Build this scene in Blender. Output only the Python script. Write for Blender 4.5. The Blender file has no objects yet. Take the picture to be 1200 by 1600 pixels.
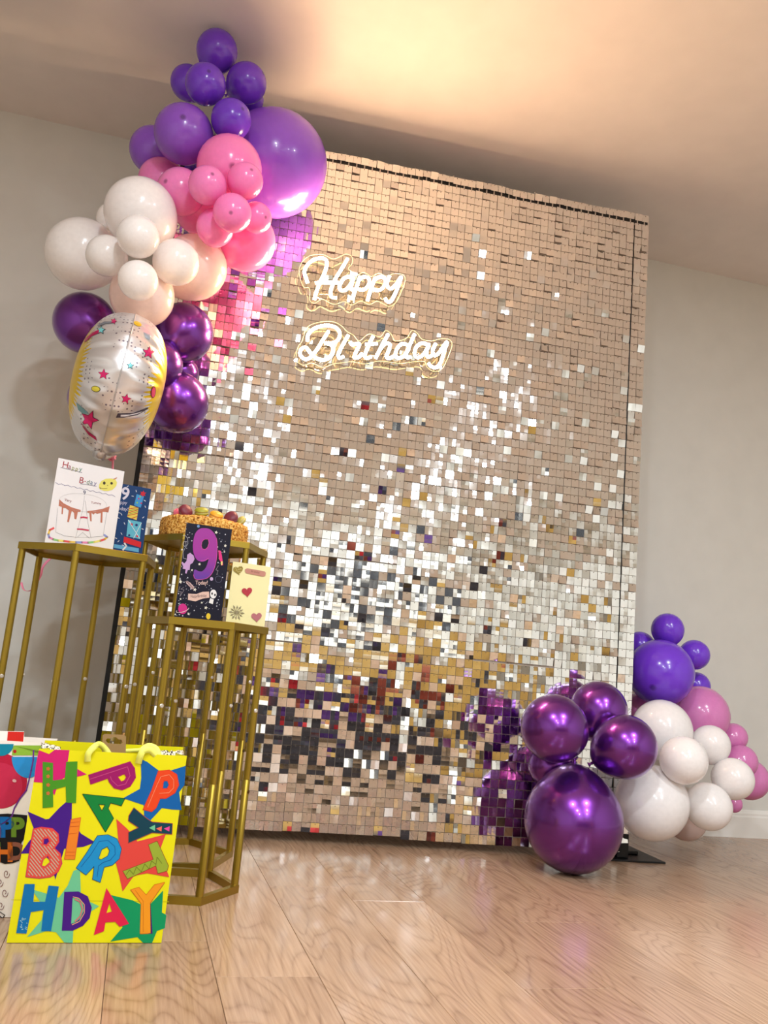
import bpy, bmesh, math, random
from mathutils import Vector, Matrix
from mathutils.geometry import tessellate_polygon
from mathutils.bvhtree import BVHTree
random.seed(7)
PI = math.pi
S = bpy.context.scene
COL = S.collection

# ------------------------------------------------------------------ camera
F = 1326.4; CAMH = 0.571
ROLL, PITCH, YAW = 0.0911, 0.1834, 0.2458
fw = Vector((math.sin(YAW)*math.cos(PITCH), math.cos(YAW)*math.cos(PITCH), math.sin(PITCH)))
r0 = Vector((math.cos(YAW), -math.sin(YAW), 0)); u0 = r0.cross(fw)
RT = r0*math.cos(ROLL) + u0*math.sin(ROLL)
DN = r0*math.sin(ROLL) - u0*math.cos(ROLL)
CP = Vector((0, 0, CAMH))
cd = bpy.data.cameras.new('camera'); cam = bpy.data.objects.new('camera', cd); COL.objects.link(cam)
cd.sensor_fit = 'VERTICAL'; cd.sensor_height = 36; cd.lens = F/1600*36; cd.clip_start = 0.05; cd.clip_end = 60
m = Matrix((RT, -DN, -fw)).transposed().to_4x4(); m.translation = CP; cam.matrix_world = m
S.camera = cam
S.view_settings.view_transform = 'Standard'; S.view_settings.look = 'None'
S.view_settings.gamma = 1; S.view_settings.use_curve_mapping = False
S.view_settings.exposure = 0.42
S.cycles.use_denoising = True
S.cycles.max_bounces = 12; S.cycles.diffuse_bounces = 5; S.cycles.glossy_bounces = 5
S.cycles.transparent_max_bounces = 8; S.cycles.sample_clamp_indirect = 6
S.cycles.caustics_reflective = True

# measured from the photograph: a pixel's ray, cut with a plane of the room
def ray(x, y): return fw + RT*((x-600)/F) + DN*((y-800)/F)
def atZ(x, y, z): r = ray(x, y); return CP + r*((z-CAMH)/r.z)
def atY(x, y, yy): r = ray(x, y); return CP + r*(yy/r.y)

# ------------------------------------------------------------------ lights
WORLD = bpy.data.worlds.new('world'); S.world = WORLD; WORLD.use_nodes = True
WORLD.node_tree.nodes['Background'].inputs[0].default_value = (0.9, 0.92, 1.0, 1)
WORLD.node_tree.nodes['Background'].inputs[1].default_value = 0.4
SPOT_W = 34.0           # watts of each recessed ceiling lamp
NEON_E = 175.0           # strength of the sign tubes
DOWNLIGHTS = [(0.0, 0.35), (1.75, 0.25), (0.0, -1.3), (1.75, -1.3), (0.0, -2.8), (1.75, -2.8)]

# ------------------------------------------------------------------ materials
def lin(c):
    return tuple(((v/255)/12.92 if v/255 <= 0.04045 else ((v/255+0.055)/1.055)**2.4) for v in c) + (1,)
_m = {}
def mat(name, rgb, rough=0.5, metal=0.0, coat=0.0, trans=0.0, emit=0.0, sss=0.0, bump=0.0, bscale=200, spec=0.5, alpha=1.0, crown=False, tr_mix=0.0):
    if name in _m: return _m[name]
    M = bpy.data.materials.new(name); M.use_nodes = True; N = M.node_tree.nodes; Lk = M.node_tree.links
    b = N['Principled BSDF']; c = lin(rgb)
    b.inputs['Base Color'].default_value = c; b.inputs['Roughness'].default_value = rough
    b.inputs['Metallic'].default_value = metal; b.inputs['Coat Weight'].default_value = coat
    b.inputs['Coat Roughness'].default_value = 0.06
    b.inputs['Transmission Weight'].default_value = trans
    b.inputs['Specular IOR Level'].default_value = spec
    b.inputs['Alpha'].default_value = alpha
    if emit: b.inputs['Emission Color'].default_value = c; b.inputs['Emission Strength'].default_value = emit
    tc = N.new('ShaderNodeTexCoord')
    nz = N.new('ShaderNodeTexNoise'); nz.inputs['Scale'].default_value = bscale; nz.inputs['Detail'].default_value = 4
    Lk.new(tc.outputs['Object'], nz.inputs['Vector'])
    if bump:
        bp = N.new('ShaderNodeBump'); bp.inputs['Strength'].default_value = bump; bp.inputs['Distance'].default_value = 0.002
        Lk.new(nz.outputs['Fac'], bp.inputs['Height']); Lk.new(bp.outputs[0], b.inputs['Normal'])
    # slight uneven pigment so that nothing is one dead flat colour
    if not emit:
        n2 = N.new('ShaderNodeTexNoise'); n2.inputs['Scale'].default_value = 9; Lk.new(tc.outputs['Object'], n2.inputs['Vector'])
        mx = N.new('ShaderNodeMix'); mx.data_type = 'RGBA'
        mx.inputs[6].default_value = tuple(v*0.93 for v in c[:3])+(1,); mx.inputs[7].default_value = tuple(min(1, v*1.05) for v in c[:3])+(1,)
        Lk.new(n2.outputs['Fac'], mx.inputs[0])
        out = mx.outputs[2]
        if crown:      # the thicker, darker rubber nipple at a balloon's crown
            vd = N.new('ShaderNodeVectorMath'); vd.operation = 'DISTANCE'; vd.inputs[1].default_value = (0, 0, 1)
            Lk.new(tc.outputs['Object'], vd.inputs[0])
            vr = N.new('ShaderNodeMapRange'); vr.inputs[1].default_value = 0.05; vr.inputs[2].default_value = 0.13
            Lk.new(vd.outputs['Value'], vr.inputs[0])
            m2 = N.new('ShaderNodeMix'); m2.data_type = 'RGBA'; m2.inputs[6].default_value = tuple(v*0.45 for v in c[:3])+(1,)
            Lk.new(vr.outputs[0], m2.inputs[0]); Lk.new(out, m2.inputs[7]); out = m2.outputs[2]
        Lk.new(out, b.inputs['Base Color'])
        if tr_mix:
            tr = N.new('ShaderNodeBsdfTranslucent'); Lk.new(out, tr.inputs[0])
            ms = N.new('ShaderNodeMixShader'); ms.inputs[0].default_value = tr_mix
            Lk.new(b.outputs[0], ms.inputs[1]); Lk.new(tr.outputs[0], ms.inputs[2]); Lk.new(ms.outputs[0], N['Material Output'].inputs[0])
    _m[name] = M; return M

wall_m = mat('wall_paint', (212, 211, 204), 0.75, bump=0.08, bscale=300)
ceil_m = mat('ceiling_paint', (226, 218, 212), 0.8, bump=0.06, bscale=260)
trim_m = mat('trim_paint', (232, 230, 224), 0.4)
black_m = mat('black_metal', (14, 14, 16), 0.4, 0.3)
gold_m = mat('brushed_gold', (158, 134, 50), 0.33, 0.85, bump=0.05, bscale=600)
screw_m = mat('screw_steel', (215, 210, 200), 0.3, 0.7)
def oak(name, c1, c2, gs=1.0, rough=0.3):
    M = bpy.data.materials.new(name); M.use_nodes = True; N = M.node_tree.nodes; L = M.node_tree.links
    b = N['Principled BSDF']; tc = N.new('ShaderNodeTexCoord'); oi = N.new('ShaderNodeObjectInfo')
    mp = N.new('ShaderNodeMapping'); mp.inputs['Scale'].default_value = (5.2*gs, 1.05*gs, 3); L.new(tc.outputs['Object'], mp.inputs[0])
    ml = N.new('ShaderNodeMath'); ml.operation = 'MULTIPLY'; ml.inputs[1].default_value = 37.0; L.new(oi.outputs['Random'], ml.inputs[0])
    cx = N.new('ShaderNodeCombineXYZ')
    for i in range(3): L.new(ml.outputs[0], cx.inputs[i])
    ad = N.new('ShaderNodeVectorMath'); ad.operation = 'ADD'; L.new(mp.outputs[0], ad.inputs[0]); L.new(cx.outputs[0], ad.inputs[1])
    n1 = N.new('ShaderNodeTexNoise'); n1.inputs['Scale'].default_value = 1.0; n1.inputs['Detail'].default_value = 2.0; n1.inputs['Roughness'].default_value = 0.35
    n1.inputs['Distortion'].default_value = 0.25
    L.new(ad.outputs[0], n1.inputs['Vector'])
    r1 = N.new('ShaderNodeMath'); r1.operation = 'MULTIPLY'; r1.inputs[1].default_value = 62.0; L.new(n1.outputs['Fac'], r1.inputs[0])
    fr = N.new('ShaderNodeMath'); fr.operation = 'PINGPONG'; fr.inputs[1].default_value = 1.0; L.new(r1.outputs[0], fr.inputs[0])
    pw = N.new('ShaderNodeMath'); pw.operation = 'POWER'; pw.inputs[1].default_value = 3.0; L.new(fr.outputs[0], pw.inputs[0])
    # fine pores along the board
    mp2 = N.new('ShaderNodeMapping'); mp2.inputs['Scale'].default_value = (150*gs, 7*gs, 10); L.new(tc.outputs['Object'], mp2.inputs[0])
    n2 = N.new('ShaderNodeTexNoise'); n2.inputs['Scale'].default_value = 1.0; n2.inputs['Detail'].default_value = 5; L.new(mp2.outputs[0], n2.inputs['Vector'])
    n3 = N.new('ShaderNodeTexNoise'); n3.inputs['Scale'].default_value = 0.35; n3.inputs['Detail'].default_value = 2; L.new(ad.outputs[0], n3.inputs['Vector'])
    s1 = N.new('ShaderNodeMath'); s1.operation = 'MULTIPLY'; s1.inputs[1].default_value = 0.19; L.new(pw.outputs[0], s1.inputs[0])
    s2 = N.new('ShaderNodeMath'); s2.operation = 'MULTIPLY_ADD'; s2.inputs[1].default_value = 0.6; L.new(n2.outputs['Fac'], s2.inputs[0]); L.new(s1.outputs[0], s2.inputs[2])
    s3 = N.new('ShaderNodeMath'); s3.operation = 'MULTIPLY_ADD'; s3.inputs[1].default_value = 0.5; L.new(n3.outputs['Fac'], s3.inputs[0]); L.new(s2.outputs[0], s3.inputs[2])
    s4 = N.new('ShaderNodeMath'); s4.operation = 'MULTIPLY_ADD'; s4.inputs[1].default_value = 0.08; L.new(oi.outputs['Random'], s4.inputs[0]); L.new(s3.outputs[0], s4.inputs[2])
    cr = N.new('ShaderNodeValToRGB'); e = cr.color_ramp.elements
    e[0].position = 0.35; e[0].color = lin(c1); e[1].position = 1.25 if False else 1.0; e[1].color = lin(c2)
    L.new(s4.outputs[0], cr.inputs[0]); L.new(cr.outputs[0], b.inputs['Base Color'])
    bp = N.new('ShaderNodeBump'); bp.inputs['Strength'].default_value = 0.12; bp.inputs['Distance'].default_value = 0.001
    bp.invert = True
    L.new(s2.outputs[0], bp.inputs['Height']); L.new(bp.outputs[0], b.inputs['Normal'])
    b.inputs['Roughness'].default_value = rough
    return M
floor_m = oak('oak_laminate', (194, 163, 134), (126, 95, 72), 1.0, 0.2)
oak_m = oak('oak_furniture', (196, 158, 82), (146, 110, 48), 1.0, 0.4)

# ------------------------------------------------------------------ mesh helpers
def tag(o, label=None, cat=None, group=None, kind=None):
    if label: o['label'] = label
    if cat: o['category'] = cat
    if group: o['group'] = group
    if kind: o['kind'] = kind
    return o
def thing(name, loc, label, cat, group=None, rz=0):
    o = bpy.data.objects.new(name, None); COL.objects.link(o); o.location = loc; o.rotation_euler = (0, 0, rz)
    o.empty_display_size = 0.05
    o['_m'] = 0
    del o['_m']
    return tag(o, label, cat, group)
def link(name, me, m, parent=None, smooth=False, label=None, local=False):
    if m is not None:
        for mm in (m if isinstance(m, (list, tuple)) else [m]): me.materials.append(mm)
    if smooth: me.shade_smooth()
    o = bpy.data.objects.new(name, me); COL.objects.link(o)
    if parent is not None: o.parent = parent
    if label: o['label'] = label
    return o
def wpos(o):
    p = Vector(o.location)
    return p + (wpos(o.parent) if o.parent else Vector((0, 0, 0)))
def mesh_world(name, vs, fs, m, parent, smooth=False, label=None, mids=None):
    """vertices in room coordinates, stored relative to the (unrotated) parent"""
    off = wpos(parent) if parent else Vector((0, 0, 0))
    me = bpy.data.meshes.new(name); me.from_pydata([Vector(v)-off for v in vs], [], fs)
    if mids:
        for i, k in enumerate(mids): me.polygons[i].material_index = k
    me.update()
    return link(name, me, m, parent, smooth, label)
def bm_obj(name, bm, m, parent=None, smooth=False, label=None):
    me = bpy.data.meshes.new(name); bm.normal_update(); bm.to_mesh(me); bm.free()
    return link(name, me, m, parent, smooth, label)
def box_bm(bm, x0, x1, y0, y1, z0, z1, bev=0.0, seg=2):
    r = bmesh.ops.create_cube(bm, size=1)
    for v in r['verts']:
        v.co = Vector(((x0+x1)/2+v.co.x*(x1-x0), (y0+y1)/2+v.co.y*(y1-y0), (z0+z1)/2+v.co.z*(z1-z0)))
    if bev:
        es = list({e for v in r['verts'] for e in v.link_edges})
        bmesh.ops.bevel(bm, geom=es, offset=bev, segments=seg, affect='EDGES', profile=0.5)
def tube(vs, fs, pts, rad, n=8, closed=False):
    pts = [Vector(p) for p in pts]; k = len(pts); base = len(vs); up = None
    for i, p in enumerate(pts):
        a = pts[(i-1) % k] if (i > 0 or closed) else p; b = pts[(i+1) % k] if (i < k-1 or closed) else p
        t = (b-a).normalized() if (b-a).length > 1e-9 else Vector((0, 0, 1))
        if up is None: up = t.orthogonal().normalized()
        up = (up - t*up.dot(t)); up = up.normalized() if up.length > 1e-6 else t.orthogonal().normalized()
        w = t.cross(up); rr = rad(i/(k-1)) if callable(rad) else rad
        for j in range(n):
            an = 2*PI*j/n; vs.append(p + (up*math.cos(an)+w*math.sin(an))*rr)
    for i in range(k if closed else k-1):
        for j in range(n):
            a = base+i*n+j; b = base+i*n+(j+1) % n; c = base+((i+1) % k)*n+(j+1) % n; d = base+((i+1) % k)*n+j
            fs.append((a, b, c, d))
    if not closed:
        fs.append(tuple(base+j for j in reversed(range(n)))); fs.append(tuple(base+(k-1)*n+j for j in range(n)))
def smooth_line(pts, sub=6, closed=False):
    pts = [Vector(p) for p in pts]; out = []; k = len(pts)
    rng = range(k) if closed else range(k-1)
    for i in rng:
        p0 = pts[(i-1) % k] if (closed or i > 0) else pts[i]; p1 = pts[i]; p2 = pts[(i+1) % k]
        p3 = pts[(i+2) % k] if (closed or i+2 < k) else p2
        for s in range(sub):
            t = s/sub
            out.append(0.5*((2*p1)+(p2-p0)*t+(2*p0-5*p1+4*p2-p3)*t*t+(3*p1-p0-3*p2+p3)*t**3))
    if not closed: out.append(pts[-1])
    return out

# ------------------------------------------------------------------ room shell
X0, X1, Y0, Y1, H = -2.0, 3.55, -3.6, 3.331, 2.593
def slab(name, x0, x1, y0, y1, z0, z1, m):
    bm = bmesh.new(); box_bm(bm, x0, x1, y0, y1, z0, z1)
    o = bm_obj(name, bm, m); o['kind'] = 'structure'; return o
slab('wall_back', X0-.1, X1+.1, Y1, Y1+.1, -.05, H+.1, wall_m)
slab('wall_front', X0-.1, X1+.1, Y0-.1, Y0, -.05, H+.1, wall_m)
slab('wall_left', X0-.1, X0, Y0, Y1, -.05, H+.1, wall_m)
slab('wall_right', X1, X1+.1, Y0, Y1, -.05, H+.1, wall_m)
slab('ceiling', X0, X1, Y0, Y1, H, H+.1, ceil_m)
floor = slab('floor', X0, X1, Y0, Y1, -.08, -.0125, mat('floor_underlay', (60, 44, 32), 0.9))
def baseboard(name, p, q, inward):
    p = Vector(p); q = Vector(q); n = Vector(inward)
    prof = [(0.0, 0.0), (0.016, 0.0), (0.016, 0.085), (0.012, 0.092), (0.012, 0.1), (0.006, 0.112), (0.0, 0.115)]
    vs = []; fs = []
    for e in (p, q):
        for d, z in prof: vs.append(e+n*d+Vector((0, 0, z)))
    k = len(prof)
    for i in range(k): fs.append((i, (i+1) % k, k+(i+1) % k, k+i))
    fs += [tuple(range(k-1, -1, -1)), tuple(range(k, 2*k))]
    o = mesh_world(name, vs, fs, trim_m, None); o['kind'] = 'structure'
baseboard('baseboard_back', (X0, Y1, 0), (X1, Y1, 0), (0, -1, 0))
baseboard('baseboard_left', (X0, Y0, 0), (X0, Y1-.016, 0), (1, 0, 0))
baseboard('baseboard_right', (X1, Y0, 0), (X1, Y1-.016, 0), (-1, 0, 0))
baseboard('baseboard_front', (X0+.016, Y0, 0), (X1-.016, Y0, 0), (0, 1, 0))

# floor boards, laid at the angle the photograph shows; every board a part of the floor
pa = atZ(433, 1407, 0); pb = atZ(540, 1600, 0); pdv = (pb-pa).normalized()
PANG = math.atan2(-pdv.x, pdv.y) if pdv.y > 0 else math.atan2(pdv.x, -pdv.y)
pdir = Vector((-math.sin(PANG), math.cos(PANG), 0)); pn = Vector((pdir.y, -pdir.x, 0))
PW, PL = 0.192, 1.285
pmesh = {}
def clip_rect(poly):
    def cut(poly, f):
        out = []
        for i in range(len(poly)):
            a = poly[i]; b = poly[(i+1) % len(poly)]; fa = f(a); fb = f(b)
            if fa >= 0: out.append(a)
            if (fa >= 0) != (fb >= 0): out.append(a+(b-a)*(fa/(fa-fb)))
        return out
    for f in (lambda p: p.x-X0-.002, lambda p: X1-.002-p.x, lambda p: p.y-Y0-.002, lambda p: Y1-.002-p.y):
        if len(poly) < 3: return []
        poly = cut(poly, f)
    return poly
off0 = (pa.dot(pn)) % PW
rowi = 0
for i in range(-40, 45):
    a = off0 + i*PW
    st = random.random()*PL
    for j in range(-8, 8):
        c0 = j*PL + st
        g = 0.0003
        quad = [pn*(a+g)+pdir*(c0+g), pn*(a+PW-g)+pdir*(c0+g), pn*(a+PW-g)+pdir*(c0+PL-g), pn*(a+g)+pdir*(c0+PL-g)]
        poly = clip_rect(quad)
        if len(poly) < 3: continue
        cen = pn*(a+PW/2)+pdir*(c0+PL/2)
        ar = sum(poly[k].cross(poly[(k+1) % len(poly)]).z for k in range(len(poly)))
        if ar < 0: poly = poly[::-1]
        if abs(ar) < 0.002: continue
        # stored in the board's own frame so that the grain runs along it
        inv = Matrix.Rotation(-PANG, 4, 'Z')
        loc = [inv @ (p-cen) for p in poly]; k = len(loc)
        sh = []
        cx = sum(p.x for p in loc)/k; cy = sum(p.y for p in loc)/k
        for p in loc:
            sh.append(Vector((p.x-math.copysign(0.0007, p.x-cx), p.y-math.copysign(0.0007, p.y-cy), 0)))
        vs = [Vector((p.x, p.y, -0.012)) for p in loc]+[Vector((p.x, p.y, -0.0011)) for p in loc]+sh
        fs = [tuple(range(2*k, 3*k))]
        for q in range(k):
            fs.append((q, (q+1) % k, k+(q+1) % k, k+q)); fs.append((k+q, k+(q+1) % k, 2*k+(q+1) % k, 2*k+q))
        me = bpy.data.meshes.new('floor_board'); me.from_pydata(vs, [], fs)
        o = link('floor_board', me, floor_m, floor); o.location = cen; o.rotation_euler = (0, 0, PANG)

# ------------------------------------------------------------------ ceiling lamps (behind the viewer, mirrored in the sequins)
emit_m = mat('lamp_glow', (235, 244, 255), 0.5, emit=8)
names = ['front left', 'front right', 'middle left', 'middle right', 'rear left', 'rear right']
for (lx, ly), nm in zip(DOWNLIGHTS, names):
    t = thing('ceiling_downlight', (lx, ly, H), 'small round recessed ceiling lamp, %s of the six over the room' % nm, 'lamp', 'recessed ceiling lamps')
    bm = bmesh.new()
    prof = [(0.075, -0.001), (0.083, -0.006), (0.070, -0.008), (0.067, -0.003)]
    vs = []; fs = []
    for r, z in prof:
        for k in range(32): vs.append((r*math.cos(2*PI*k/32), r*math.sin(2*PI*k/32), z))
    for a in range(3):
        for k in range(32): fs.append((a*32+k, a*32+(k+1) % 32, (a+1)*32+(k+1) % 32, (a+1)*32+k))
    me = bpy.data.meshes.new('trim_ring'); me.from_pydata(vs, [], fs); link('trim_ring', me, trim_m, t, True)
    me = bpy.data.meshes.new('diffuser'); me.from_pydata([(0.068*math.cos(2*PI*k/32), 0.068*math.sin(2*PI*k/32), -0.004) for k in range(32)], [], [tuple(range(31, -1, -1))])
    link('diffuser', me, emit_m, t)
    ld = bpy.data.lights.new('lamp_light', 'AREA'); ld.shape = 'DISK'; ld.size = 0.13; ld.energy = SPOT_W; ld.color = (0.86, 0.94, 1.0)
    lo = bpy.data.objects.new('lamp_light', ld); COL.objects.link(lo); lo.parent = t; lo.location = (0, 0, -0.012)

# ------------------------------------------------------------------ shimmer backdrop
BX, BY, BA, BZ = -0.1237, 2.8975, -0.0599, 0.034
bu = Vector((math.cos(BA), math.sin(BA), 0)); bn = Vector((math.sin(BA), -math.cos(BA), 0))   # bn faces the viewer
BO = Vector((BX, BY, 0))
NC, NR, PT = 60, 80, 0.03
backdrop = thing('shimmer_backdrop', BO, 'tall wall of small square silver mirror sequins on a black stand', 'backdrop', rz=BA)
# local frame of the backdrop: x along it, -y towards the viewer
def sequin_mat(name, rough):
    M = mat(name, (232, 233, 232), rough, 1.0); return M
seq_ms = [sequin_mat('mirror_sequin', 0.05), mat('sequin_rivet', (95, 82, 70), 0.5, 0.2)]
def sequin_geo(vs, fs, mi, x, z, rot):
    """x centre, z top edge; hangs from a rivet and is very slightly curled"""
    a, yawt, tw, curl = rot; w = 0.0286; b = len(vs)
    ca, sa = math.cos(a), math.sin(a)
    for iz in range(3):
        for ix in range(3):
            u = (ix-1)*w/2; v = -iz*w/2
            d = curl*((u/(w/2))**2*0.5 + (iz/2)**2)      # towards viewer
            xx = u*math.cos(tw)-(v+.003)*math.sin(tw); vv = u*math.sin(tw)+(v+.003)*math.cos(tw)-.003
            yy = -(-vv)*sa - d + min(a, 0)*w; zz = vv*ca
            yy += -xx*math.sin(yawt)
            vs.append((x+xx*math.cos(yawt), -0.006+yy, z+zz))
    for iz in range(2):
        for ix in range(2):
            q = b+iz*3+ix; fs.append((q, q+3, q+4, q+1)); mi.append(0)
    # rivet: a small raised hexagon near the top edge
    b2 = len(vs); zz = z-0.0034; rr = 0.0014
    for k in range(6): vs.append((x+rr*math.cos(k*PI/3), -0.0078-abs(yawt)*0.001, zz+rr*math.sin(k*PI/3)))
    fs.append(tuple(b2+k for k in range(6))); mi.append(1)
    for k in range(6): vs.append((x+rr*math.cos(k*PI/3), -0.0050, zz+rr*math.sin(k*PI/3)))
    for k in range(6): fs.append((b2+k, b2+6+k, b2+6+(k+1) % 6, b2+(k+1) % 6)); mi.append(1)
def seq_rot():
    r = random.random()
    if r < 0.60: a = random.gauss(0.022, 0.012)
    elif r < 0.80: a = random.gauss(0.12, 0.05)
    else: a = random.gauss(-0.07, 0.08)
    return (max(a, -0.24), random.gauss(0, 0.028 if r < 0.60 else 0.07), random.gauss(0, 0.015), random.uniform(-0.0002, 0.0007) if r < .62 else random.uniform(-0.0008, 0.0016))
import bisect
panel_off = {}
for pi in range(6):
    for pj in range(8): panel_off[(pi, pj)] = (random.gauss(0, .0012), random.gauss(0, .006), random.gauss(0, .006))
vs = []; fs = []; mi = []
proto = []
for k in range(24):
    v = []; f = []; q = []
    r = seq_rot(); sequin_geo(v, f, q, 0, 0, r)
    me = bpy.data.meshes.new('sequin'); me.from_pydata(v, [], f)
    for i, kk in enumerate(q): me.polygons[i].material_index = kk
    for mm in seq_ms: me.materials.append(mm)
    me.update(); proto.append(me)
for c in range(NC):
    x = (c+0.5)*PT + (0.004 if c >= 58 else 0)
    for r in range(NR):
        z = BZ + (r+1)*PT - 0.0005
        if r == 79: z += 0.011 + .0015*math.sin(c*.7)
        if c >= 33 and r < 12: z -= 0.009*(1-r/12)
        if c in (32,) and r < 10: pass
        dx = 0.002 if (c >= 33 and r < 12) else 0
        po = panel_off[(c//10, r//10)]
        z += po[0]
        if 12 <= c < 32 and r < 15:
            o = bpy.data.objects.new('sequin', proto[random.randrange(24)]); COL.objects.link(o); o.parent = backdrop
            o.location = (x+dx, 0, z); o.rotation_euler = (0, 0, random.gauss(0, 0.012))
        else:
            ro = seq_rot(); sequin_geo(vs, fs, mi, x+dx, z, (ro[0]+po[1], ro[1]+po[2], ro[2], ro[3]))
me = bpy.data.meshes.new('sequin_field'); me.from_pydata(vs, [], fs)
for i, kk in enumerate(mi): me.polygons[i].material_index = kk
me.update()
o = link('sequin_field', me, seq_ms, backdrop); o['kind'] = 'stuff'
# clear plastic grids the sequins hang on: 6 x 8 square panels
grid_m = mat('smoky_grid_plastic', (172, 158, 144), 0.35)
v = []; f = []
def addbox(v, f, x0, x1, y0, y1, z0, z1):
    b = len(v)
    for xx in (x0, x1):
        for yy in (y0, y1):
            for zz in (z0, z1): v.append((xx, yy, zz))
    for q in ((0, 1, 3, 2), (4, 6, 7, 5), (0, 4, 5, 1), (2, 3, 7, 6), (0, 2, 6, 4), (1, 5, 7, 3)): f.append(tuple(b+i for i in q))
for k in range(10):
    addbox(v, f, (k+.5)*PT-.0024, (k+.5)*PT+.0024, -.0050, -.0020, 0.001, .299)
    addbox(v, f, .001, .299, -.0044, -.0024, (k+1)*PT-.0064, (k+1)*PT-.0022)
addbox(v, f, .0005, .2995, -.0018, -.0004, .0005, .2995)
gm = bpy.data.meshes.new('grid_panel'); gm.from_pydata(v, [], f); gm.materials.append(grid_m)
for pi in range(6):
    for pj in range(8):
        o = bpy.data.objects.new('grid_panel', gm); COL.objects.link(o); o.parent = backdrop
        o.location = (pi*.3, 0, BZ+pj*.3 + (-.005 if (pj == 0 and pi > 3) else 0) - (.012 if False else 0))
def bar(name, x0, x1, y0, y1, z0, z1, bev=.002):
    bm = bmesh.new(); box_bm(bm, x0, x1, y0, y1, z0, z1, bev); return bm_obj(name, bm, black_m, backdrop)
bar('frame_pole', -.016, .006, .002, .03, .008, BZ+2.385)
bar('frame_pole', 1.775, 1.803, .002, .03, .008, BZ+2.385)
bar('crossbar', -.010, 1.80, -.0048, .02, BZ+2.369, BZ+2.388)
bar('crossbar', .0, 1.79, .004, .024, BZ+1.2, BZ+1.22)
# black strip showing in the gap beside the last two columns
bar('edge_strip', 1.7395, 1.7445, -.0058, .001, BZ+.02, BZ+2.36, .0005)
# foot plates
pl = [atZ(948, 1345, 0), atZ(1069, 1345, 0), atZ(978, 1318, 0)]
def plate(cx, cy, label=None):
    bm = bmesh.new(); box_bm(bm, cx-.17, cx+.17, cy-.16, cy+.16, 0.0, .006, .0015)
    return bm_obj('foot_plate', bm, black_m, backdrop, label=label)
plate(1.765, .12); plate(.0, .16)
bm = bmesh.new(); box_bm(bm, 1.767, 1.811, -.008, .034, .006, .085, .003); bm_obj('pole_socket', bm, black_m, backdrop)
bm = bmesh.new(); box_bm(bm, 1.84, 1.885, .06, .073, .006, .018, .003); bm_obj('locking_lever', bm, black_m, backdrop)
bm = bmesh.new(); box_bm(bm, -.02, .012, -.004, .034, .006, .085, .003); bm_obj('pole_socket', bm, black_m, backdrop)
# little clear tabs along the top edge
tab_m = mat('clear_tab', (225, 215, 205), 0.2, trans=0.6)
for c in (19, 23, 28, 33, 38, 44):
    bm = bmesh.new(); box_bm(bm, c*PT-.002, c*PT+.002, -.004, -.001, BZ+2.402, BZ+2.417, .0006, 1); bm_obj('clip_tab', bm, tab_m, backdrop)

# ------------------------------------------------------------------ neon words
neon_m = mat('neon_tube', (255, 210, 162), 0.4, emit=NEON_E)
acry_m = bpy.data.materials.new('clear_acrylic'); acry_m.use_nodes = True
N = acry_m.node_tree.nodes; L = acry_m.node_tree.links; N.remove(N['Principled BSDF'])
tb = N.new('ShaderNodeBsdfTransparent'); tb.inputs[0].default_value = (.97, .97, .95, 1)
gb = N.new('ShaderNodeBsdfGlossy'); gb.inputs['Roughness'].default_value = 0.03
lw = N.new('ShaderNodeFresnel'); lw.inputs[0].default_value = 1.35
ms = N.new('ShaderNodeMixShader'); L.new(lw.outputs[0], ms.inputs[0]); L.new(tb.outputs[0], ms.inputs[1]); L.new(gb.outputs[0], ms.inputs[2])
L.new(ms.outputs[0], N['Material Output'].inputs[0])
edge_m = mat('acrylic_edge_glow', (255, 226, 165), 0.3, emit=1.0)  # tube light caught in the acrylic edge, put in as emission
chrome_m = mat('standoff_chrome', (225, 225, 225), 0.15, 1.0)
def onbd(x, y, d):
    r = ray(x, y); p0 = BO + bn*d; return CP + r*((p0-CP).dot(bn)/r.dot(bn))
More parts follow.
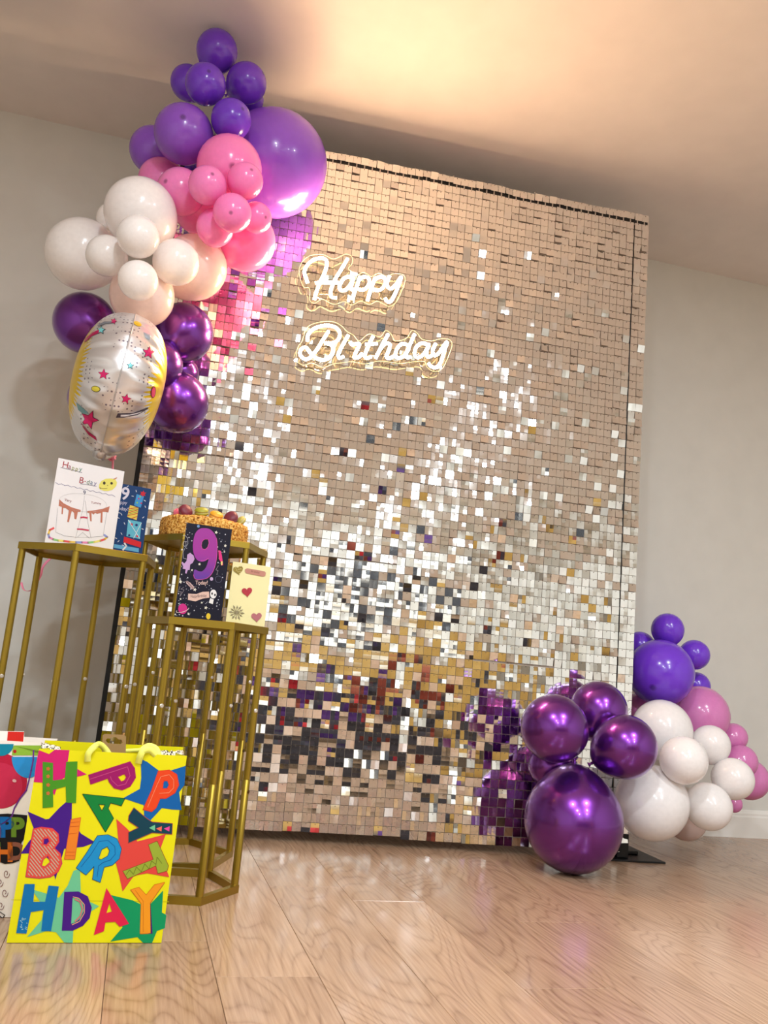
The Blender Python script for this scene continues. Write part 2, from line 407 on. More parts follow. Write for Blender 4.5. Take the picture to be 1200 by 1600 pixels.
def sign(name, label, x0, y0, sc, strokes, outline):
    mp = lambda p, d: onbd(x0+p[0]/sc, y0+p[1]/sc, d)
    base = mp((sum(p[0] for p in outline)/len(outline), sum(p[1] for p in outline)/len(outline)), 0.03)
    t = thing(name, base, label, 'neon sign', 'neon words')
    for st in strokes:
        vs = []; fs = []; ln = smooth_line([mp(p, .047) for p in st], 5); tube(vs, fs, ln, 0.0056, 10)
        mids = []            # glowing silicone front, opaque white back strip lying on the acrylic
        for f in fs:
            c = sum((vs[i] for i in f), Vector())/len(f); near = min(ln, key=lambda q: (q-c).length)
            mids.append(0 if (c-near).dot(bn) > .0012 else 1)
        mesh_world('neon_tube', vs, fs, [neon_m, mat('neon_back', (225, 215, 195), .6)], t, True, mids=mids)
    ol = smooth_line([Vector((p[0], p[1], 0)) for p in outline], 5, True)
    fr = [mp(p, .0385) for p in ol]; bk = [mp(p, .0345) for p in ol]; n = len(fr)
    tri = tessellate_polygon([[Vector((p[0], -p[1], 0)) for p in ol]])
    vs = fr+bk; fs = [tuple(q) for q in tri]+[tuple(n+i for i in q[::-1]) for q in tri]
    mids = [0]*len(fs)
    for i in range(n): fs.append((i, (i+1) % n, n+(i+1) % n, n+i)); mids.append(1)
    mesh_world('acrylic_backing', vs, fs, [acry_m, edge_m], t, False, mids=mids)
    vs = []; fs = []; tube(vs, fs, fr, 0.0008, 5, True); mesh_world('backing_edge_glow', vs, fs, edge_m, t, True)
    xs = [p[0] for p in outline]
    for k in (0, 1):
        cand = outline[0] if k == 0 else max(outline, key=lambda p: p[0])
        cx = cand[0]*.9+.1*(sum(xs)/len(xs)); cy = cand[1]
        vs = []; fs = []; tube(vs, fs, [mp((cx, cy), .004), mp((cx, cy), .043)], .0045, 10); mesh_world('standoff', vs, fs, chrome_m, t, False)
    return t
happy = [
 [(140,385),(120,330),(105,270),(120,220),(160,170),(220,135),(290,125),(332,150),(335,205),(310,285),(270,370),(238,450),(215,520),(208,560)],
 [(555,128),(520,190),(480,255),(430,335),(395,410),(377,480),(388,528),(440,538)],
 [(215,382),(300,376),(390,378),(465,380)],
 [(608,335),(560,318),(512,338),(478,390),(470,440),(500,464),(540,448),(588,392),(615,330),(597,395),(590,448),(625,452)],
 [(683,318),(660,390),(630,470),(600,560)], [(668,352),(720,318),(770,332),(778,388),(742,440),(692,456),(650,438)],
 [(842,325),(815,400),(785,480),(760,572)], [(832,350),(890,317),(940,335),(943,398),(902,450),(852,460),(812,440)],
 [(990,312),(966,380),(975,428),(1010,440),(1062,392),(1112,318),(1082,412),(1040,512),(1000,576),(962,572),(944,540)]]
happy_o = [(50,240),(90,150),(170,95),(290,85),(400,130),(470,110),(540,80),(600,110),(600,180),(562,230),(600,265),(650,300),(720,270),(800,310),(880,280),(960,310),(1030,285),(1130,295),(1155,350),(1120,460),(1060,580),(990,625),(930,600),(860,572),(780,605),(690,570),(600,610),(520,575),(430,602),(370,590),(290,550),(210,592),(160,560),(163,480),(150,430),(100,425),(65,350)]
sign('neon_sign', 'glowing warm white neon word Happy on clear backing', 460, 385, 6.667, happy, happy_o)
birth = [
 [(118,225),(122,178),(162,135),(232,112),(300,116),(345,150),(345,200),(308,234),(240,236),(290,250),(302,292),(280,335),(232,358),(182,345),(140,308),(105,268),(72,282),(65,322),(95,350),(132,344),(182,288),(232,208),(270,150)],
 [(412,180),(372,250),(342,312),(346,345),(378,333)],
 [(425,228),(440,248),(484,240),(488,256),(462,308),(455,340),(487,336),(512,310)],
 [(590,188),(560,250),(532,320),(542,345),(578,334)], [(532,246),(620,240)],
 [(700,172),(662,240),(622,320),(606,350)], [(634,292),(680,242),(712,247),(702,290),(686,335),(712,345),(742,328)],
 [(890,172),(860,240),(832,308),(832,340),(864,338)], [(850,254),(800,242),(766,272),(750,320),(770,345),(810,330),(848,280)],
 [(985,252),(948,236),(905,260),(888,308),(905,340),(942,328),(984,272),(990,242),(976,300),(982,335),(1010,328)],
 [(1042,240),(1020,290),(1030,326),(1062,310),(1122,228),(1102,300),(1080,370),(1050,410),(1012,406),(988,380)]]
birth_o = [(35,330),(50,260),(80,220),(110,130),(180,90),(290,80),(360,110),(400,150),(450,180),(490,220),(560,170),(640,190),(680,145),(720,170),(750,220),(830,200),(870,145),(910,165),(940,205),(1010,220),(1080,205),(1140,210),(1160,250),(1130,340),(1090,420),(1030,440),(980,410),(960,370),(880,370),(780,382),(640,365),(540,385),(440,370),(390,375),(310,385),(230,410),(150,380),(90,395),(45,370)]
sign('neon_sign', 'glowing warm white neon word Birthday below the word Happy', 455, 485, 4.615, birth, birth_o)

# ------------------------------------------------------------------ balloons
bal_m = {
 'P': mat('purple_latex', (116, 58, 214), 0.22, coat=0.4, crown=True, tr_mix=0.15),
 'L': mat('violet_latex', (150, 88, 214), 0.25, coat=0.4, crown=True, tr_mix=0.2),
 'K': mat('pink_latex', (250, 140, 208), 0.2, coat=0.4, crown=True, tr_mix=0.2),
 'Q': mat('dimmed_pink_latex', (226, 136, 198), 0.2, coat=0.4, crown=True, tr_mix=0.2),  # pink latex again, duller lighting of the right cluster put into the colour
 'W': mat('white_latex', (250, 247, 246), 0.2, coat=0.4, crown=False, tr_mix=0.25),
 'B': mat('blush_white_latex', (244, 226, 222), 0.2, coat=0.4, crown=False, tr_mix=0.3),
 'C': mat('chrome_purple_latex', (116, 52, 152), 0.26, 0.9, coat=0.5, crown=False)}
def balloon_mesh():
    n, mrg = 28, 18; vs = []; fs = []
    vs.append((0, 0, 1.0))
    for i in range(1, mrg):
        th = PI*i/mrg
        for j in range(n):
            r = math.sin(th); z = math.cos(th)
            if z < -.35:                      # drawn out towards the neck
                t = (-z-.35)/.65; z = z - .13*t**3; r = r*(1-.02*t)
            r *= 0.985
            vs.append((r*math.cos(2*PI*j/n), r*math.sin(2*PI*j/n), z))
    vs.append((0, 0, -1.14)); e = len(vs)-1
    for j in range(n): fs.append((0, 1+j, 1+(j+1) % n))
    for i in range(mrg-2):
        for j in range(n):
            a = 1+i*n+j; b = 1+i*n+(j+1) % n; fs.append((a, a+n, b+n, b))
    for j in range(n): fs.append((e, 1+(mrg-2)*n+(j+1) % n, 1+(mrg-2)*n+j))
    me = bpy.data.meshes.new('balloon'); me.from_pydata(vs, [], fs); me.update(); me.shade_smooth(); return me
def knot_mesh():
    vs = []; fs = []
    pr = [(0.02, -1.10), (0.05, -1.14), (0.055, -1.17), (0.03, -1.20), (0.07, -1.25), (0.085, -1.28), (0.06, -1.275)]
    for r, z in pr:
        for j in range(10): vs.append((r*math.cos(j*PI/5), r*math.sin(j*PI/5), z))
    for i in range(len(pr)-1):
        for j in range(10): fs.append((i*10+j, i*10+10+j, i*10+10+(j+1) % 10, i*10+(j+1) % 10))
    me = bpy.data.meshes.new('knot'); me.from_pydata(vs, [], fs); me.update(); me.shade_smooth(); return me
BM = {}
def balloon(k, x, y, z, r, hub, label, group, sq=1.0):
    if k not in BM:
        a = balloon_mesh(); a.materials.append(bal_m[k]); b = knot_mesh(); b.materials.append(bal_m[k]); BM[k] = (a, b)
    d = Vector((x, y, z))-Vector(hub); d = (d.normalized() + Vector((random.gauss(0, .15), random.gauss(0, .15), random.gauss(0, .15)))).normalized()
    o = bpy.data.objects.new('balloon', BM[k][0]); COL.objects.link(o)
    o.rotation_mode = 'QUATERNION'; o.rotation_quaternion = d.to_track_quat('Z', 'Y'); o.location = (x, y, z); o.scale = (r*sq, r*sq, r)
    tag(o, label, 'balloon', group)
    c = bpy.data.objects.new('knot', BM[k][1]); COL.objects.link(c); c.parent = o
GL = 'balloons of the tall garland at the left'; GR = 'balloons of the low cluster at the right'
BAL = [
('P',-0.061,2.570,2.514,0.068,'small purple balloon at the very top, touching the ceiling'),
('P',-0.141,2.660,2.438,0.059,'small purple balloon half hidden at the left below the topmost one'),
('P',-0.079,2.480,2.322,0.064,'small purple balloon just below the topmost one, in front of its neighbours'),
('P',0.046,2.560,2.419,0.066,'small purple balloon right of centre just under the topmost one'),
('P',0.066,2.680,2.447,0.048,'purple balloon peeping out behind the small one at the upper right'),
('P',0.013,2.460,2.210,0.063,'small purple balloon between the two big violet ones'),
('L',-0.124,2.520,2.161,0.093,'medium violet balloon above the pink ones, left side'),
('L',-0.222,2.722,2.205,0.080,'darker violet balloon at the left edge above the pink ones'),
('L',0.173,2.660,2.219,0.180,'biggest violet balloon, covering the top left corner of the sequin wall'),
('K',0.027,2.458,2.045,0.101,'large pink balloon at the top of the pink group'),
('K',-0.180,2.674,2.077,0.074,'pink balloon at the upper left, under the violet ones'),
('K',-0.107,2.489,1.949,0.073,'pink balloon tucked between large white one and pink group'),
('K',-0.043,2.629,2.003,0.102,'large pink balloon behind the small pink ones'),
('K',-0.029,2.360,1.916,0.057,'small pink balloon at left in front of the large pink ones'),
('K',0.076,2.357,1.955,0.054,'small pink balloon at right touching the biggest violet one'),
('K',0.051,2.340,1.836,0.057,'small pink balloon in front with a dark crown spot facing the room'),
('K',0.009,2.440,1.831,0.057,'small pink balloon lowest of the small pink ones'),
('K',0.126,2.440,1.892,0.048,'smallest pink balloon behind the foremost pink one'),
('K',0.107,2.600,1.891,0.100,'large pink balloon at the bottom of the pink group, over the sequins'),
('W',-0.208,2.440,1.826,0.106,'large white balloon at the top of the white group'),
('W',-0.373,2.614,1.744,0.111,'large white balloon sticking out furthest left'),
('W',-0.193,2.300,1.685,0.059,'small bright white balloon in front of the top large white one'),
('W',-0.278,2.400,1.657,0.059,'small white balloon between the far left large one and the others'),
('W',-0.088,2.412,1.684,0.068,'medium white balloon at the right of the white group'),
('B',-0.038,2.600,1.766,0.104,'large blush white balloon at the right, over the sequins'),
('W',-0.179,2.340,1.576,0.056,'small bright white balloon lowest of the small white ones'),
('B',-0.174,2.508,1.603,0.096,'large blush white balloon at the bottom, just above the foil balloon'),
('W',-0.294,2.626,1.881,0.060,'white balloon peeping out left behind the top large white one'),
('C',-0.351,2.740,1.571,0.099,'shiny metallic purple balloon left above the foil balloon'),
('C',-0.045,2.702,1.583,0.098,'shiny metallic purple balloon right above the foil balloon'),
('C',-0.109,2.640,1.442,0.081,'shiny metallic purple balloon right behind the foil balloon'),
('C',-0.031,2.720,1.354,0.099,'shiny metallic purple balloon lowest at the right of the foil balloon'),
('C',-0.283,2.680,1.314,0.078,'dark metallic purple balloon mostly hidden left of the foil balloon'),
('C',-0.031,2.798,1.479,0.055,'small metallic purple balloon behind the pair right of the foil one')]
def hubl(z): return (-0.1, 2.62, z*0.0 + z + (0.02 if z < 2 else -.02))
for k, x, y, z, r, lb in BAL:
    hz = min([2.37, 2.13, 1.95, 1.72, 1.45], key=lambda q: abs(q-z))
    balloon(k, x, y, z, r, (-0.1+ (0.1 if 1.8 < z < 2.1 else 0), 2.66, hz), lb, GL)
BAR = [
('P',1.922,2.950,0.825,0.064,'small purple balloon at the very top of the low cluster'),
('P',1.865,3.050,0.755,0.060,'small purple balloon half behind the edge of the sequin wall'),
('P',2.044,2.950,0.739,0.059,'small purple balloon at the upper right of the low cluster'),
('P',1.851,2.880,0.655,0.126,'large purple balloon under the topmost one of the low cluster'),
('P',2.110,3.029,0.621,0.056,'purple balloon mostly hidden above the large pink one'),
('Q',2.062,2.931,0.509,0.112,'large pink balloon in the low cluster by the wall'),
('Q',1.844,3.020,0.511,0.059,'pink balloon peeping out between metallic and large purple balloons'),
('W',1.780,2.750,0.450,0.108,'large white balloon under the large purple one'),
('W',1.731,2.544,0.368,0.079,'medium white balloon beside the right metallic purple one'),
('W',1.954,2.714,0.414,0.070,'small white balloon just under the large pink one'),
('W',1.997,2.646,0.309,0.072,'small white balloon furthest right of the white ones'),
('W',1.883,2.620,0.216,0.079,'small white balloon lowest at the right, in front of the skirting board'),
('W',1.680,2.644,0.215,0.125,'biggest white balloon hanging low above the black foot plate'),
('B',1.79,2.98,0.205,0.092,'blush white balloon behind the biggest white one'),
('Q',2.214,2.933,0.437,0.054,'small pink balloon upper right of the small pink ones'),
('Q',2.199,2.867,0.353,0.062,'pink balloon between the large pink one and the right edge one'),
('Q',2.298,2.950,0.281,0.079,'pink balloon furthest to the right, at the edge of the photo'),
('Q',2.117,2.800,0.206,0.032,'tiny bit of a pink balloon behind the lowest small white one'),
('B',2.003,2.920,0.125,0.078,'blush balloon low behind the biggest white one'),
('C',1.248,2.520,0.439,0.107,'shiny metallic purple balloon at the left above the one on the floor'),
('C',1.489,2.682,0.502,0.099,'shiny metallic purple balloon at the back of the upper three'),
('C',1.498,2.520,0.399,0.103,'shiny metallic purple balloon at the right above the one on the floor'),
('C',1.350,2.560,0.1575,0.158,'biggest metallic purple balloon, resting on the oak floor'),
('C',1.335,2.720,0.304,0.070,'dark metallic balloon behind, against the sequins')]
for k, x, y, z, r, lb in BAR:
    hub = (1.38, 2.6, .34) if k == 'C' else ((1.93, 2.97, .72) if k == 'P' else (1.95, 2.85, .32))
    balloon(k, x, y, z, r, hub, lb, GR)

# ------------------------------------------------------------------ foil balloon, seen edge on
fc = atY(186, 594, 2.40)
FR, FT = 0.190, 0.122
foil = thing('foil_balloon', fc, 'silver foil balloon with pink stars and yellow patches seen edge on', 'balloon')
frot = math.radians(6)                      # its flat sides face left and right
ex = Vector((math.cos(frot), math.sin(frot), 0)); ey = Vector((-math.sin(frot), math.cos(frot), 0)); ez = Vector((0, 0, 1))
lean = Matrix.Rotation(math.radians(5), 3, 'Y')
def fpt(side, rr, th):
    # a circle drawn to a point at the bottom
    R = FR*(1.0 + 0.16*max(0, -math.sin(th))**10)
    q = rr
    t = FT*(max(0, 1-q**2.4))**0.52
    wr = 0.010*math.cos(th*22+ (0.6 if side > 0 else 0))*(q**5)*(1-q**8)**.5 + 0.005*math.cos(th*41+1)*q**7*(1-q**10)**.5
    t = max(0.0, t + wr)
    Rr = R*q*(1-0.012*abs(math.cos(th*11))*q**6)
    p = ex*(side*t) + ey*(Rr*math.cos(th)) + ez*(Rr*math.sin(th)*1.0)
    return fc + lean @ p
vs = []; fs = []; NT, NQ = 176, 22
for side in (1, -1):
    b = len(vs); vs.append(fpt(side, 0, 0))
    for i in range(1, NQ+1):
        q = math.sin(PI/2*i/NQ)
        for j in range(NT): vs.append(fpt(side, q, 2*PI*j/NT))
    for j in range(NT):
        f = (b, b+1+j, b+1+(j+1) % NT); fs.append(f if side > 0 else f[::-1])
    for i in range(NQ-1):
        for j in range(NT):
            a = b+1+i*NT+j; c = b+1+i*NT+(j+1) % NT; f = (a, a+NT, c+NT, c); fs.append(f if side > 0 else f[::-1])
fm = bpy.data.materials.new('printed_foil'); fm.use_nodes = True
N = fm.node_tree.nodes; L = fm.node_tree.links; b = N['Principled BSDF']
tc = N.new('ShaderNodeTexCoord'); sx = N.new('ShaderNodeSeparateXYZ'); L.new(tc.outputs['Object'], sx.inputs[0])
def mth(op, a, bb=None, v=None):
    n = N.new('ShaderNodeMath'); n.operation = op
    L.new(a, n.inputs[0])
    if bb is not None: L.new(bb, n.inputs[1])
    if v is not None: n.inputs[1].default_value = v
    return n.outputs[0]
yy2 = mth('MULTIPLY', sx.outputs[1], sx.outputs[1]); zz2 = mth('MULTIPLY', sx.outputs[2], sx.outputs[2])
rad = mth('SQRT', mth('ADD', yy2, zz2))
ang = N.new('ShaderNodeMath'); ang.operation = 'ARCTAN2'; L.new(sx.outputs[2], ang.inputs[0]); L.new(sx.outputs[1], ang.inputs[1])
spk = mth('MULTIPLY', mth('SINE', mth('MULTIPLY', ang.outputs[0], v=70.0)), v=0.012)
nzf = N.new('ShaderNodeTexNoise'); nzf.inputs['Scale'].default_value = 9; L.new(tc.outputs['Object'], nzf.inputs[0])
edge = mth('ADD', mth('ADD', rad, spk), mth('MULTIPLY', nzf.outputs['Fac'], v=0.05))
msk = mth('LESS_THAN', edge, v=0.158)
vo = N.new('ShaderNodeTexVoronoi'); vo.inputs['Scale'].default_value = 95; vo.inputs['Randomness'].default_value = 0.0; L.new(tc.outputs['Object'], vo.inputs[0])
dots = mth('LESS_THAN', vo.outputs['Distance'], v=0.26)
nz2 = N.new('ShaderNodeTexNoise'); nz2.inputs['Scale'].default_value = 14; L.new(tc.outputs['Object'], nz2.inputs[0])
dm = mth('MULTIPLY', dots, mth('GREATER_THAN', nz2.outputs['Fac'], v=0.52))
mx1 = N.new('ShaderNodeMix'); mx1.data_type = 'RGBA'; mx1.inputs[6].default_value = lin((222, 220, 222)); mx1.inputs[7].default_value = lin((130, 124, 140)); L.new(dm, mx1.inputs[0])
mx2 = N.new('ShaderNodeMix'); mx2.data_type = 'RGBA'; mx2.inputs[7].default_value = lin((232, 196, 30)); L.new(mx1.outputs[2], mx2.inputs[6]); L.new(msk, mx2.inputs[0])
L.new(mx2.outputs[2], b.inputs['Base Color']); b.inputs['Metallic'].default_value = 0.75; b.inputs['Roughness'].default_value = 0.3
bpn = N.new('ShaderNodeBump'); bpn.inputs['Strength'].default_value = .25; bpn.inputs['Distance'].default_value = .003
L.new(nz2.outputs['Fac'], bpn.inputs['Height']); L.new(bpn.outputs[0], b.inputs['Normal'])
mesh_world('foil_body', vs, fs, fm, foil, True)
bvh = BVHTree.FromPolygons([tuple(v) for v in vs], fs)
vs2 = []; fs2 = []
tube(vs2, fs2, [fpt(1, 1.0, 2*PI*k/120) for k in range(120)], 0.0022, 5, True)
mesh_world('seam', vs2, fs2, mat('foil_seam', (200, 198, 200), 0.3, 0.8), foil, True)
def foil_print(name, pts, rgb, off=0.0012):
    """flat print on the skin: a triangulated outline laid on the curved surface"""
    pts = [Vector((p[0], p[1], 0)) for p in pts]
    c = sum(pts, Vector())/len(pts); vs = []; fs = []
    ring = []
    for s in range(4):
        t = s/3
        row = []
        src = []
        for i in range(len(pts)):
            a = pts[i]; b = pts[(i+1) % len(pts)]
            for u in (0, .5): src.append(a.lerp(b, u))
        for p in src:
            q = c.lerp(p, max(t, .02)); r = ray(100+q.x/6.667, 480+q.y/6.667).normalized()
            hit = bvh.ray_cast(CP, r)
            if hit[0] is None: return
            n = hit[1] if hit[1].dot(r) < 0 else -hit[1]
            vs.append(hit[0]+n*off)
        ring.append(len(src))
    k = ring[0]
    fs.append(tuple(range(k)))
    for s in range(3):
        for i in range(k): fs.append((s*k+i, s*k+(i+1) % k, (s+1)*k+(i+1) % k, (s+1)*k+i))
    mesh_world(name, vs, fs, mat('print_%d_%d_%d' % rgb, rgb, 0.3, 0.3), foil)
def starp(cx, cy, R, rot=0, k=.45, n=5):
    return [(cx+(R if i % 2 == 0 else R*k)*math.sin(rot+i*PI/n), cy-(R if i % 2 == 0 else R*k)*math.cos(rot+i*PI/n)) for i in range(2*n)]
PK = (206, 28, 104)
for cx, cy, R, ro in ((880,475,62,.15),(412,700,55,.1),(645,955,52,.25),(265,1170,95,.4),(520,148,34,.3)):
    foil_print('printed_star', starp(cx, cy, R*1.12, ro), (40, 20, 40), .0009); foil_print('printed_star', starp(cx, cy, R, ro), PK, .0014)
for cx, cy, R in ((388,240,45),(690,610,38)):
    foil_print('printed_star', starp(cx, cy, R*1.15, .1), (30, 40, 50), .0009); foil_print('printed_star', starp(cx, cy, R*.85, .1), (120, 200, 205), .0014)
def ell(cx, cy, a, b2, rot=0, n=18): return [(cx+a*math.cos(t)*math.cos(rot)-b2*math.sin(t)*math.sin(rot), cy+a*math.cos(t)*math.sin(rot)+b2*math.sin(t)*math.cos(rot)) for t in [2*PI*i/n for i in range(n)]]
foil_print('printed_oval', ell(333,852,48,32,.2), (60, 50, 30), .0009); foil_print('printed_oval', ell(333,852,41,25,.2), (205, 190, 60), .0014)
foil_print('printed_oval', ell(765,175,44,22,.4), (220, 180, 40), .0014)
foil_print('printed_oval', ell(928,885,26,62,.1), (120, 20, 50), .0009); foil_print('printed_oval', ell(928,885,19,52,.1), (226, 60, 110), .0014)
foil_print('printed_streak', [(225,330),(300,262),(385,230),(380,265),(300,300),(215,370)], (176, 24, 84))
foil_print('printed_streak', [(350,190),(420,152),(500,150),(500,168),(430,175),(360,205)], (120, 125, 135))
foil_print('printed_streak', [(560,1105),(700,1110),(840,1060),(880,1040),(870,1060),(760,1125),(620,1150),(540,1150)], (70, 62, 74), .0009)
foil_print('printed_streak', [(590,1118),(700,1122),(820,1082),(760,1112),(640,1136),(590,1138)], (205, 200, 205), .0014)
foil_print('printed_streak', [(190,1215),(250,1290),(330,1350),(345,1390),(260,1330),(200,1250)], (170, 26, 84))
foil_print('printed_patch', [(130,990),(200,1050),(262,1110),(200,1110),(150,1070)], (112, 160, 168), .0008)
foil_print('printed_patch', [(825,262),(905,290),(890,345),(850,320)], (150, 160, 172), .0009)
# tail knot and ribbon
pinkr = mat('pink_ribbon', (244, 140, 178), 0.3, coat=.3)
vs = []; fs = []; kp = atY(175, 712, 2.47)
tp = fpt(1, 1.0, -PI/2)
tube(vs, fs, smooth_line([tp+Vector((0, 0, .015)), tp, kp+Vector((.004, 0, .012)), kp], 4), lambda t: .018*(1-t)+.006, 8)
mesh_world('neck', vs, fs, mat('foil_seam', (200, 198, 200)), foil, True)
vs = []; fs = []
for k in range(4):
    an = k*1.7; tube(vs, fs, [kp+Vector((.009*math.cos(an+u*1.57), .009*math.sin(an+u*1.57), .006-.005*k+.004*math.sin(u*2))) for u in range(5)], .004, 6)
mesh_world('ribbon_knot', vs, fs, pinkr, foil, True)
def ribbon(pts, w, nm, par, mm, twist=0.0):
    pts = smooth_line(pts, 6); vs = []; fs = []
    for i, p in enumerate(pts):
        t = (pts[min(i+1, len(pts)-1)]-pts[max(i-1, 0)]).normalized(); s = t.cross(Vector((0, 1, 0)))
        s = s.normalized() if s.length > .01 else Vector((1, 0, 0))
        a = twist*i; s = s*math.cos(a)+Vector((0, 1, 0))*math.sin(a); nn = t.cross(s).normalized()*.0004
        vs += [p-s*w/2-nn, p+s*w/2-nn, p+s*w/2+nn, p-s*w/2+nn]
    for i in range(len(pts)-1):
        for q in range(4): fs.append((i*4+q, i*4+(q+1) % 4, i*4+4+(q+1) % 4, i*4+4+q))
    return mesh_world(nm, vs, fs, mm, par, True)
ribbon([kp, atY(176, 730, 2.52), atY(170, 780, 2.60), atY(130, 830, 2.66), atY(73, 878, 2.68), atY(63, 900, 2.68), atY(50, 921, 2.67), atY(38, 922, 2.66), atY(33, 910, 2.66)], .007, 'ribbon', foil, pinkr, .12)

# ------------------------------------------------------------------ hexagonal stands
def hex_stand(cx, cy, r, rot, zt, joint, label):
    t = thing('hexagonal_stand', (cx, cy, 0), label, 'stand', 'gold hexagonal stands')
    P = [(r*math.cos(rot+k*PI/3), r*math.sin(rot+k*PI/3)) for k in range(6)]
    def sc(k, d): return (P[k % 6][0]*(1-d/r), P[k % 6][1]*(1-d/r))
    # top: rim with a thin plate inside, hollow below
    bev = .0012
    vs = []; fs = []
    rings = [(0, zt-.018), (0, zt-bev), (bev, zt), (.014, zt), (.0145, zt-.0012), (.16, zt-.0012)]
    for d, z in rings[:5]:
        for k in range(6): x, y = sc(k, d); vs.append((x, y, z))
    for a in range(4):
        for k in range(6): fs.append((a*6+k, a*6+(k+1) % 6, a*6+6+(k+1) % 6, a*6+6+k))
    fs.append(tuple(24+k for k in range(6)))
    b = len(vs)
    for d, z in ((0, zt-.018), (.006, zt-.018), (.006, zt-.006)):
        for k in range(6): x, y = sc(k, d); vs.append((x, y, z))
    for a in range(2):
        for k in range(6): fs.append((b+a*6+(k+1) % 6, b+a*6+k, b+a*6+6+k, b+a*6+6+(k+1) % 6))
    fs.append(tuple(b+12+k for k in reversed(range(6))))
    me = bpy.data.meshes.new('top_plate'); me.from_pydata(vs, [], fs); link('top_plate', me, gold_m, t)
    for k in range(6):
        x, y = sc(k, .0125)
        vs = []; fs = []
        tube(vs, fs, [(x, y, joint), (x, y, joint+.0015), (x, y, zt-.017)], .0088, 14)
        tube(vs, fs, [(x, y, .017), (x, y, joint-.0015), (x, y, joint+.0005)], lambda u: .0095 if u < .9 else .0075, 14)
        me = bpy.data.meshes.new('leg'); me.from_pydata([Vector(v)-Vector((x, y, 0)) for v in vs], [], fs)
        lg = link('leg', me, gold_m, t, True); lg.location = (x, y, 0)
        md = lg.modifiers.new('e', 'EDGE_SPLIT'); md.split_angle = .9
        for zz, sd in ((joint-.03, 1), (joint+.12 if joint > .35 else joint+.17, 0)):
            an = (rot+k*PI/3+ (2.2 if sd else -2.0)) if k % 2 else (-PI/2 + (1.0 if sd else .3))
            d = Vector((math.cos(an), math.sin(an), 0)); p = Vector((0, 0, zz))
            vs = []; fs = []; tube(vs, fs, [p+d*.0072, p+d*.0098, p+d*.0108], lambda u: .0052 if u < .9 else .0035, 10)
            me = bpy.data.meshes.new('screw'); me.from_pydata(vs, [], fs); link('screw', me, screw_m if not sd else mat('dark_screw', (92, 70, 30), .4, .7), lg)
    for k in range(6):
        a0 = Vector((*sc(k, .0005), 0)); a1 = Vector((*sc(k+1, .0005), 0)); b0 = Vector((*sc(k, .017), 0)); b1 = Vector((*sc(k+1, .017), 0))
        vs = [a0, a1, b1, b0]; vs = [v.copy() for v in vs]+[v+Vector((0, 0, .0185)) for v in vs]
        me = bpy.data.meshes.new('base_rail'); me.from_pydata(vs, [], [(0, 3, 2, 1), (4, 5, 6, 7), (0, 1, 5, 4), (1, 2, 6, 5), (2, 3, 7, 6), (3, 0, 4, 7)])
        link('base_rail', me, gold_m, t)
    return t
hex_stand(-.201, 2.4387, .1901, -.639, .814, .30, 'tall gold hexagonal stand at the left under the hand drawn card')
hex_stand(.1245, 2.2633, .1585, -.1538, .6527, .27, 'lower gold hexagonal stand in front with the dark 9 card on top')
hex_stand(.1112, 2.600, .1906, .1207, .897, .33, 'gold hexagonal stand at the back carrying the crumb cake')

# ------------------------------------------------------------------ print helper: flat artwork on a real plane
FONT = bpy.data.fonts.load('<builtin>') if False else None
_g = {}
def glyph(txt, bold):
    key = (txt, bold)
    if key in _g: return _g[key]
    cu = bpy.data.curves.new('t', 'FONT'); cu.body = txt; cu.size = 1; cu.offset = bold; cu.align_x = 'CENTER'; cu.resolution_u = 4
    o = bpy.data.objects.new('t', cu); COL.objects.link(o); dg = bpy.context.evaluated_depsgraph_get(); dg.update()
    me = bpy.data.meshes.new_from_object(o.evaluated_get(dg))
    vs = [v.co.copy() for v in me.vertices]; fs = [tuple(p.vertices) for p in me.polygons]
    bpy.data.objects.remove(o); bpy.data.meshes.remove(me); bpy.data.curves.remove(cu)
    if vs:
        xs = [v.x for v in vs]; ys = [v.y for v in vs]; cx = (min(xs)+max(xs))/2; cy = (min(ys)+max(ys))/2; h = max(ys)-min(ys)
        vs = [Vector(((v.x-cx)/h, (v.y-cy)/h, 0)) for v in vs]
    _g[key] = (vs, fs); return _g[key]
